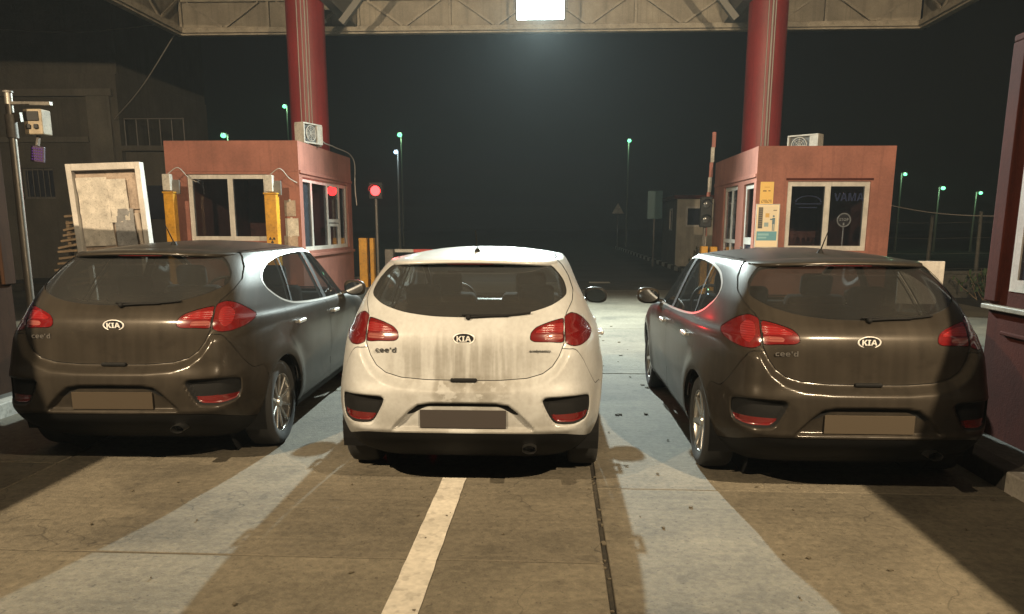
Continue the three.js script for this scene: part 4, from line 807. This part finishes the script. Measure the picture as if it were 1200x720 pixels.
// ---------------------------------------------------------------- prints on the right booth
function print(w, h, px, draw) { const c = document.createElement('canvas'); c.width = px; c.height = Math.round(px * h / w); const x = c.getContext('2d'); draw(x, c.width, c.height); const t = new THREE.CanvasTexture(c); t.colorSpace = THREE.SRGBColorSpace; return mat(new THREE.Color(1, 1, 1), 0.6, { map: t }); }
const sheetGeo = (w, h, d = 0.012) => { const g = new THREE.BoxGeometry(w, h, d); g.translate(0, h / 2, 0); return g; };
{
  const s = thing('yellow_sign', 'small yellow sign above the poster on the right booth', 'sign', [4.045, 2.08, -15.385]);
  part('plate', sheetGeo(0.25, 0.42), print(0.25, 0.42, 128, (c, w, h) => { c.fillStyle = '#d9b060'; c.fillRect(0, 0, w, h); c.fillStyle = '#5a4326'; c.fillRect(w * 0.2, h * 0.38, w * 0.26, h * 0.05); c.fillRect(w * 0.6, h * 0.38, w * 0.16, h * 0.04); c.fillStyle = '#b98b45'; c.fillRect(w * 0.3, h * 0.22, w * 0.4, h * 0.03); c.fillStyle = '#4a3724'; for (let r = 0; r < 3; r++) for (let k = 0; k < 9; k++) if ((k * 7 + r * 3) % 5) c.fillRect(w * (0.1 + k * 0.09), h * (0.80 + r * 0.05), w * 0.06, h * 0.03); }), s);
  const p = thing('information_poster', 'framed poster with blue lower part on the right booth', 'poster', [4.085, 1.27, -15.385]);
  part('plate', sheetGeo(0.42, 0.80), print(0.42, 0.80, 256, (c, w, h) => {
    c.fillStyle = '#e3cfae'; c.fillRect(0, 0, w, h); c.fillStyle = '#d8c6a8'; c.fillRect(w * 0.06, h * 0.04, w * 0.88, h * 0.6);
    c.fillStyle = '#5f93a0'; c.fillRect(w * 0.04, h * 0.63, w * 0.92, h * 0.22); c.fillStyle = '#86b0b6'; c.fillRect(w * 0.1, h * 0.68, w * 0.5, h * 0.05); c.fillRect(w * 0.1, h * 0.76, w * 0.4, h * 0.04);
    c.fillStyle = '#4b4742'; c.fillRect(w * 0.08, h * 0.06, w * 0.2, h * 0.5); c.fillStyle = '#7b6f5e'; for (let k = 0; k < 9; k++) c.fillRect(w * 0.1, h * (0.09 + k * 0.05), w * 0.16, h * 0.02);
    c.fillStyle = '#58707c'; c.beginPath(); c.arc(w * 0.78, h * 0.27, w * 0.045, 0, 7); c.fill(); c.fillRect(w * 0.72, h * 0.31, w * 0.13, h * 0.15); c.fillRect(w * 0.73, h * 0.46, w * 0.04, h * 0.16); c.fillRect(w * 0.80, h * 0.46, w * 0.04, h * 0.16); c.fillRect(w * 0.62, h * 0.33, w * 0.11, h * 0.03);
    c.fillStyle = '#c9a05a'; c.fillRect(w * 0.4, h * 0.2, w * 0.18, h * 0.1); c.fillStyle = '#8a9c9c'; c.fillRect(w * 0.36, h * 0.42, w * 0.2, h * 0.1); c.fillStyle = '#6d6353'; c.fillRect(w * 0.75, h * 0.12, w * 0.16, h * 0.02);
  }), p);
  part('frame', [span(-0.225, -0.21, 0, 0.8, -0.012, 0.012), span(0.21, 0.225, 0, 0.8, -0.012, 0.012), span(-0.225, 0.225, 0.8, 0.815, -0.012, 0.012), span(-0.225, 0.225, -0.015, 0, -0.012, 0.012)], M.upvc, p);
  part('foot_rail', span(-0.26, 0.32, -0.06, -0.04, -0.012, 0.03), M.acWhite, p);
  // round hand sign in the window and the faint word on the glass
  const r = thing('round_hand_sign', 'round sign on a stick standing inside the right booth window', 'sign', [5.60, 0.94, -15.56]);
  part('stick', rod([0, 0, 0], [0, 0.72, 0], 0.012), M.upvc, r);
  const disc = new THREE.CylinderGeometry(0.135, 0.135, 0.014, 36); disc.rotateX(Math.PI / 2); disc.translate(0, 0.85, 0); part('disc', disc, mat(lin(0.05, 0.035, 0.03), 0.5), r);
  const rim = new THREE.TorusGeometry(0.125, 0.014, 8, 36); rim.translate(0, 0.85, 0.008); part('rim', rim, M.paper, r);
  const tx = textGeo('STOP', 0.055, 0.004); tx.translate(0, 0.86, 0.008); part('lettering', tx, M.paper, r); part('mark', span(-0.014, 0.014, 0.75, 0.80, 0.008, 0.012), M.paper, r);
  r.position.y = 0.935;
  const wd = thing('window_lettering', 'faint blue word VAMA across the right booth window pane', 'lettering', [5.62, 2.22, -15.438]);
  const t2 = textGeo('VAMA', 0.15, 0.003, 0.95); part('letters', t2, mat(lin(0.010, 0.014, 0.045), 1), wd);
  const arc = thing('window_sticker', 'faint blue arched emblem on the left pane of the right booth', 'sticker', [4.86, 2.12, -15.438]);
  const a1 = new THREE.TorusGeometry(0.24, 0.018, 6, 30, Math.PI); a1.scale(1, 0.5, 0.1); part('arch', [a1, bx(0.5, 0.02, 0.003, 0, -0.03, 0), bx(0.34, 0.02, 0.003, 0, -0.10, 0)], mat(lin(0.009, 0.012, 0.036), 1), arc);
}
// ---------------------------------------------------------------- left side: notice board, pole with lamp box, building
{
  const b = thing('notice_board', 'large white framed notice board with crumpled papers behind the left car', 'notice board', [-6.03, 0.12, -10.45], rad(9));
  b.rotation.z = rad(2.5);
  const W = 0.96, H0 = 1.14, H1 = 2.36, d = 0.14;
  for (const x of [-0.36, 0.36]) part('leg', bx(0.06, H0 + 0.05, 0.06, x, H0 / 2, -0.05), M.upvc, b);
  part('frame', [span(-W / 2, -W / 2 + 0.07, H0, H1, -d, 0.02, 0.006), span(W / 2 - 0.07, W / 2, H0, H1, -d, 0.02, 0.006), span(-W / 2 + 0.07, W / 2 - 0.07, H1 - 0.09, H1, -d, 0.02, 0.006), span(-W / 2 + 0.07, W / 2 - 0.07, H0, H0 + 0.06, -d, 0.02, 0.006)], M.upvc, b);
  part('back_panel', span(-W / 2 + 0.07, W / 2 - 0.07, H0 + 0.06, H1 - 0.09, -d + 0.01, -d + 0.03), M.boardBack, b);
  const sheet = (x, y, w, h, m, s) => { const g = new THREE.PlaneGeometry(w, h, 24, 24), p = g.attributes.position; for (let k = 0; k < p.count; k++) { const u = p.getX(k), v = p.getY(k); p.setZ(k, 0.075 * fbm((u + 1) / 4, (v + 1) / 4, 20, 20, 4, s) + 0.004); } g.computeVertexNormals(); g.translate(x, y, -d + 0.034); part('paper_sheet', boxUV(g), m, b); };
  sheet(-0.20, 1.72, 0.40, 0.92, M.paper, 201); sheet(0.12, 1.86, 0.24, 0.58, M.paper, 211); sheet(0.16, 1.50, 0.26, 0.50, M.paperGrey, 221); sheet(0.34, 1.94, 0.12, 0.40, M.boardBack, 231);
  const curl = new THREE.CylinderGeometry(0.05, 0.05, 0.45, 14, 1, true, 0, 4.2); curl.rotateZ(0.06); curl.translate(0.34, 1.46, -0.05); part('curled_paper', curl, mat(lin(0.40, 0.34, 0.28), 0.9, { side: THREE.DoubleSide }), b);
}
{
  const p = thing('lamp_pole', 'grey pole with side arm and box behind the left car', 'pole', [-5.30, 0.30, -7.5]);
  p.scale.setScalar(0.872);
  part('pole', rod([0, -0.206, 0], [0.03, 2.98, 0], 0.045, 0.04, 14), M.steel, p);
  part('top_cap', rod([0.03, 2.98, 0], [0.03, 3.0, 0], 0.05, 0.05, 14), M.greySteel, p);
  part('collar', rod([0.03, 2.50, 0], [0.03, 2.75, 0], 0.058, 0.058, 14), M.greySteel, p);
  part('arm', [bar([0.0, 2.87, 0.0], [0.52, 2.86, 0.02], 0.035, 0.05), bar([0.03, 2.72, 0], [0.16, 2.72, 0.01], 0.10, 0.04)], M.steel, p);
  part('box', bx(0.21, 0.27, 0.17, 0.345, 2.66, 0.02, 0.015), mat(lin(0.36, 0.31, 0.23), 0.7, { map: rep(T.worn, 1.4) }), p);
  part('box_front', [bx(0.16, 0.10, 0.02, 0.34, 2.72, 0.108, 0.006), bx(0.05, 0.05, 0.03, 0.30, 2.61, 0.115, 0.012), bx(0.05, 0.05, 0.03, 0.385, 2.61, 0.115, 0.012)], M.dark, p);
  const leds = part('led_panel', (() => { const g = bx(0.15, 0.17, 0.03, 0, 0, 0, 0.006); g.rotateZ(-0.12); g.translate(0.335, 2.32, 0.06); return g; })(), mat(lin(0.03, 0.015, 0.04), 0.5), p);
  const dot = new THREE.MeshStandardMaterial({ color: 0x201020, emissive: lin(0.20, 0.06, 0.32), emissiveIntensity: 0.45 });
  const ds = []; for (let i = 0; i < 5; i++) for (let j = 0; j < 5; j++) { const g = new THREE.SphereGeometry(0.009, 6, 5); g.translate(-0.052 + i * 0.026, -0.058 + j * 0.029, 0.017); g.rotateZ(-0.12); g.translate(0.335, 2.32, 0.06); ds.push(g); } part('led_light', ds, dot, leds);
  part('bracket', bar([0.34, 2.52, 0.02], [0.335, 2.41, 0.05], 0.03, 0.03), M.greySteel, p);
}
{
  const b = thing('service_building', 'dim grey building with barred windows behind the notice board', 'building', [0, -0.16, -23.2]);
  const f = (a, c, y0, y1, t) => span(a, c, y0, y1, 0, -t);
  const holes = [[-16.2, -15.2, 2.6, 3.5], [-14.6, -13.9, 2.6, 3.5], [-18.2, -17.2, 2.6, 3.5]];
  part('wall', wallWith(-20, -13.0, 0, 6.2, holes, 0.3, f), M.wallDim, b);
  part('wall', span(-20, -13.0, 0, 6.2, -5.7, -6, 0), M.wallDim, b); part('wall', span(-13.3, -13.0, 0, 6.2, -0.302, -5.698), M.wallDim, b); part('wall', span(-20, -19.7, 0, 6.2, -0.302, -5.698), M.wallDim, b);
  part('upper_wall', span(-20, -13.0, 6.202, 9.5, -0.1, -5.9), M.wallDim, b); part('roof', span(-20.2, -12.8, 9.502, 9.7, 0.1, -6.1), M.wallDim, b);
  for (const [a, c, y0, y1] of holes) { const w = part('window', [span(a, a + 0.06, y0, y1, -0.1, -0.16), span(c - 0.06, c, y0, y1, -0.1, -0.16), span(a + 0.06, c - 0.06, y0, y0 + 0.06, -0.1, -0.16), span(a + 0.06, c - 0.06, y1 - 0.06, y1, -0.1, -0.16)], M.greySteel, b); part('pane', span(a + 0.06, c - 0.06, y0 + 0.06, y1 - 0.06, -0.128, -0.134), M.paneBlue, w); for (let k = 1; k < 6; k++) part('bar', rod([lerp(a, c, k / 6), y0, -0.05], [lerp(a, c, k / 6), y1, -0.05], 0.012, 0.012, 6), M.greySteel, w); }
  part('pilaster', span(-13.9, -13.2, 0, 5.6, 0.10, 0.002), M.wallPale, b); part('cornice', span(-16.6, -13.1, 5.55, 5.75, 0.14, 0.002), M.wallPale, b); part('string_course', span(-19.9, -13.95, 4.25, 4.4, 0.08, 0.002), M.wallPale, b);
  part('annexe_wall', [span(-12.998, -11.0, 0, 4.0, -0.2, -4.8), span(-12.998, -10.9, 4.002, 4.15, 0.0, -4.9)], M.wallDim, b);
  part('annexe_window', [span(-12.4, -11.6, 2.0, 3.0, -0.19, -0.16)], M.paneBlue, b);
  for (let k = 0; k < 6; k++) part('railing_post', rod([-12.9 + k * 0.36, 4.15, -0.1], [-12.9 + k * 0.36, 4.95, -0.1], 0.018, 0.018, 6), M.greySteel, b);
  part('railing', rod([-12.9, 4.93, -0.1], [-11.1, 4.93, -0.1], 0.02, 0.02, 6), M.greySteel, b);
}
{ // pile of boards
  const s = thing('board_pile', 'leaning pile of old boards against the building left of the notice board', 'pile', [-9.75, -0.16, -15.4]);
  for (let k = 0; k < 13; k++) { const L = 0.95 - k * 0.035, g = bx(L, 0.045, 0.5, 0, 0, 0, 0.006); g.rotateZ(rr(0.06, 0.22)); g.translate(0.02 + k * 0.018 + rr(-0.04, 0.04), 0.62 + k * 0.115, rr(-0.05, 0.05)); part('board', g, M.timber, s); }
  for (const x of [-0.32, 0.38]) part('trestle_leg', bx(0.07, x < 0 ? 1.9 : 2.1, 0.07, x, x < 0 ? 0.95 : 1.05, -0.3), M.timber, s);
  part('trestle_base', bx(0.9, 0.6, 0.55, 0.02, 0.3, 0, 0.01), M.wallDim, s);
}
{ // cables overhead
  const cab = (label, pts, r) => { const c = thing('overhead_cable', label, 'cable'); part('cable', tube(pts, r, 40, 6), M.cable, c); };
  cab('cable slanting from the canopy corner down to the building', [[-9.4, 6.40, -19.8], [-11.2, 5.35, -21.3], [-13.02, 4.72, -23.0]], 0.014);
  cab('thin cable running left from the canopy corner', [[-9.4, 6.55, -19.75], [-12.2, 6.42, -20.0], [-16.5, 6.75, -20.4]], 0.010);
  cab('cable sagging from the right booth to the fence posts', [[6.42, 2.45, -18.8], [9.8, 2.0, -20.6], [12.8, 1.95, -21.5], [17, 2.1, -23]], 0.013);
}
// ---------------------------------------------------------------- right side: fence, boards, cabin, signs
{
  const f = thing('wire_fence', 'wire fence on slim posts right of the right booth', 'fence', [0, -0.16, -21]);
  for (const [x, h] of [[8.2, 2.1], [9.82, 2.12], [11.1, 2.22], [12.9, 2.2], [14.8, 2.2]]) part('post', rod([x, 0, 0], [x + rr(-0.04, 0.04), h, rr(-0.05, 0.05)], 0.055, 0.045, 8), M.concreteGrey, f);
  for (const y of [0.75, 1.15, 1.55, 1.95]) part('wire', tube([[8.2, y, 0.05], [9.8, y - 0.03, 0.05], [11.1, y, 0.05], [12.9, y - 0.04, 0.05], [14.8, y, 0.05]], 0.006, 30, 5), M.steel, f);
  const w = thing('low_wall', 'low grey wall below the wire fence', 'wall', [0, -0.16, -20.6]); part('wall', span(7.4, 15.5, 0, 0.62, 0, -0.25, 0.02), M.concreteGrey, w); part('coping', span(7.35, 15.55, 0.622, 0.70, 0.04, -0.29, 0.012), M.concreteGrey, w);
  const bd = thing('white_board', 'blank white board standing behind the right car', 'board', [5.30, 0.12, -11.5], rad(-6));
  part('panel', bx(0.62, 0.62, 0.03, 0, 0.74, 0, 0.006), M.upvc, bd); for (const x of [-0.22, 0.22]) part('leg', bx(0.04, 0.45, 0.04, x, 0.225, -0.035), M.greySteel, bd);
  const c = thing('small_cabin', 'small pale cabin with one window far down the road', 'cabin', [-0.02, -0.1, -32]);
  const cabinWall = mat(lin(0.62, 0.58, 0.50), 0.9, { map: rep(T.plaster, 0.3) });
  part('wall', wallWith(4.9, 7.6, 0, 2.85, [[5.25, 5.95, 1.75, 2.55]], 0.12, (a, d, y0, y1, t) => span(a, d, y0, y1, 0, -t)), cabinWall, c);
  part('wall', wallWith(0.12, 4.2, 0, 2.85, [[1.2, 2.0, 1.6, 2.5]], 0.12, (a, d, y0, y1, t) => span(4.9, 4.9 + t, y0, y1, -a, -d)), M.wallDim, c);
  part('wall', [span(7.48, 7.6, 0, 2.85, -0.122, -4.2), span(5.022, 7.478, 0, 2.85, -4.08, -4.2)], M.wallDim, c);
  part('roof', span(4.75, 7.75, 2.852, 3.0, 0.15, -4.35, 0.02), M.maroon, c);
  const w2 = part('window', [span(5.25, 5.33, 1.75, 2.55, 0.01, -0.06), span(5.87, 5.95, 1.75, 2.55, 0.01, -0.06), span(5.33, 5.87, 1.75, 1.82, 0.01, -0.06), span(5.33, 5.87, 2.48, 2.55, 0.01, -0.06)], M.upvc, c); part('pane', span(5.33, 5.87, 1.82, 2.48, -0.03, -0.036), M.paneBlue, w2);
  const w3 = part('window', [span(4.89, 4.95, 1.6, 2.5, -1.2, -1.27), span(4.89, 4.95, 1.6, 2.5, -1.93, -2.0), span(4.89, 4.95, 1.6, 1.67, -1.27, -1.93), span(4.89, 4.95, 2.43, 2.5, -1.27, -1.93)], M.upvc, c); part('pane', span(4.92, 4.926, 1.67, 2.43, -1.27, -1.93), M.paneBlue, w3);
  const sg = thing('teal_sign', 'dull teal sign board beside the small cabin', 'sign', [4.15, -0.1, -33.4]); part('post', rod([0, 0, 0], [0, 3.1, 0], 0.04), M.greySteel, sg); part('plate', bx(0.62, 1.15, 0.03, 0, 2.65, 0.055, 0.01), mat(lin(0.03, 0.10, 0.11), 0.5), sg);
  const ts = thing('warning_sign', 'small triangular road sign far down the road', 'road sign', [4.5, -0.02, -57.6]); part('post', rod([0, 0, 0], [0, 2.9, 0], 0.035), M.greySteel, ts); const tri = new THREE.CylinderGeometry(0.5, 0.5, 0.02, 3); tri.rotateX(Math.PI / 2); tri.rotateZ(Math.PI); tri.translate(0, 2.85, 0.06); part('plate', tri, M.paper, ts);
}
{ // dry shrubs at the cabin's foot and by the low wall
  const shrub = (label, x, y, z, w, h, n, col) => {
    const s = thing('dry_shrub', label, 'shrub', [x, y, z]), st = [], lf = [];
    for (let k = 0; k < n; k++) { const a = rnd() * 6.28, r = rnd() * w * 0.35, tx = Math.cos(a) * w * 0.5 * rnd(), tz = Math.sin(a) * w * 0.4 * rnd(), hh = h * rr(0.5, 1); const p0 = [Math.cos(a) * r * 0.4, 0, Math.sin(a) * r * 0.4], p2 = [p0[0] + tx, hh, p0[2] + tz]; st.push(rod(p0, p2, 0.012, 0.004, 5)); for (let m = 0; m < 9; m++) { const t = rr(0.3, 1), g = new THREE.PlaneGeometry(0.05, 0.11); g.rotateX(rr(-1.2, 1.2)); g.rotateY(rnd() * 6.28); g.translate(lerp(p0[0], p2[0], t) + rr(-0.09, 0.09), hh * t + rr(-0.05, 0.05), lerp(p0[2], p2[2], t) + rr(-0.09, 0.09)); lf.push(g); } }
    part('stems', st, M.timber, s); part('foliage', lf, mat(col, 0.9, { side: THREE.DoubleSide }), s);
  };
  shrub('dry weeds growing at the foot of the small cabin', 5.35, 0.06, -28.2, 1.1, 1.0, 26, lin(0.06, 0.065, 0.03));
  shrub('low green bush before the low wall under the fence', 10.9, -0.16, -20.0, 1.6, 0.85, 46, lin(0.05, 0.08, 0.03));
  shrub('second green bush nearer the right booth by the low wall', 9.1, -0.16, -20.1, 1.1, 0.6, 26, lin(0.05, 0.075, 0.03));
}

{ // scraps of leaf and grit on the concrete between the cars and in the joint
  const list = [];
  for (let k = 0; k < 120; k++) {
    const inJoint = k > 70, x = inJoint ? rr(0.255, 0.29) : k < 24 ? rr(0.4, 1.0) : rr(-4.5, 2.7), D = inJoint ? rr(2.6, 8) : k < 24 ? rr(5.0, 13) : rr(2.8, 5.0), r = inJoint ? rr(0.006, 0.014) : rr(0.006, 0.022) * (k < 24 ? 1.2 : 0.5);
    const sh = new THREE.Shape(), n = 7; for (let a = 0; a < n; a++) { const q = a / n * 6.283, R = r * rr(0.5, 1.2); a ? sh.lineTo(Math.cos(q) * R * 1.5, Math.sin(q) * R) : sh.moveTo(R * 1.5, 0); }
    const g = new THREE.ExtrudeGeometry(sh, { depth: rr(0.003, 0.009), bevelEnabled: false }); g.rotateX(-Math.PI / 2 + rr(-0.15, 0.15)); g.rotateY(rnd() * 6.28); g.translate(x, inJoint ? -0.008 : 0.004, -D); list.push(g);
  }
  const o = new THREE.Mesh(merge(list), mat(lin(0.09, 0.075, 0.05), 0.95)); o.name = 'leaf_litter'; o.userData = { kind: 'stuff', label: 'scattered leaf scraps and grit on the concrete', category: 'litter' }; scene.add(o);
}
scene.traverse((o) => { if (o.isMesh) { o.castShadow = true; o.receiveShadow = true; } });
renderer.render(scene, camera);
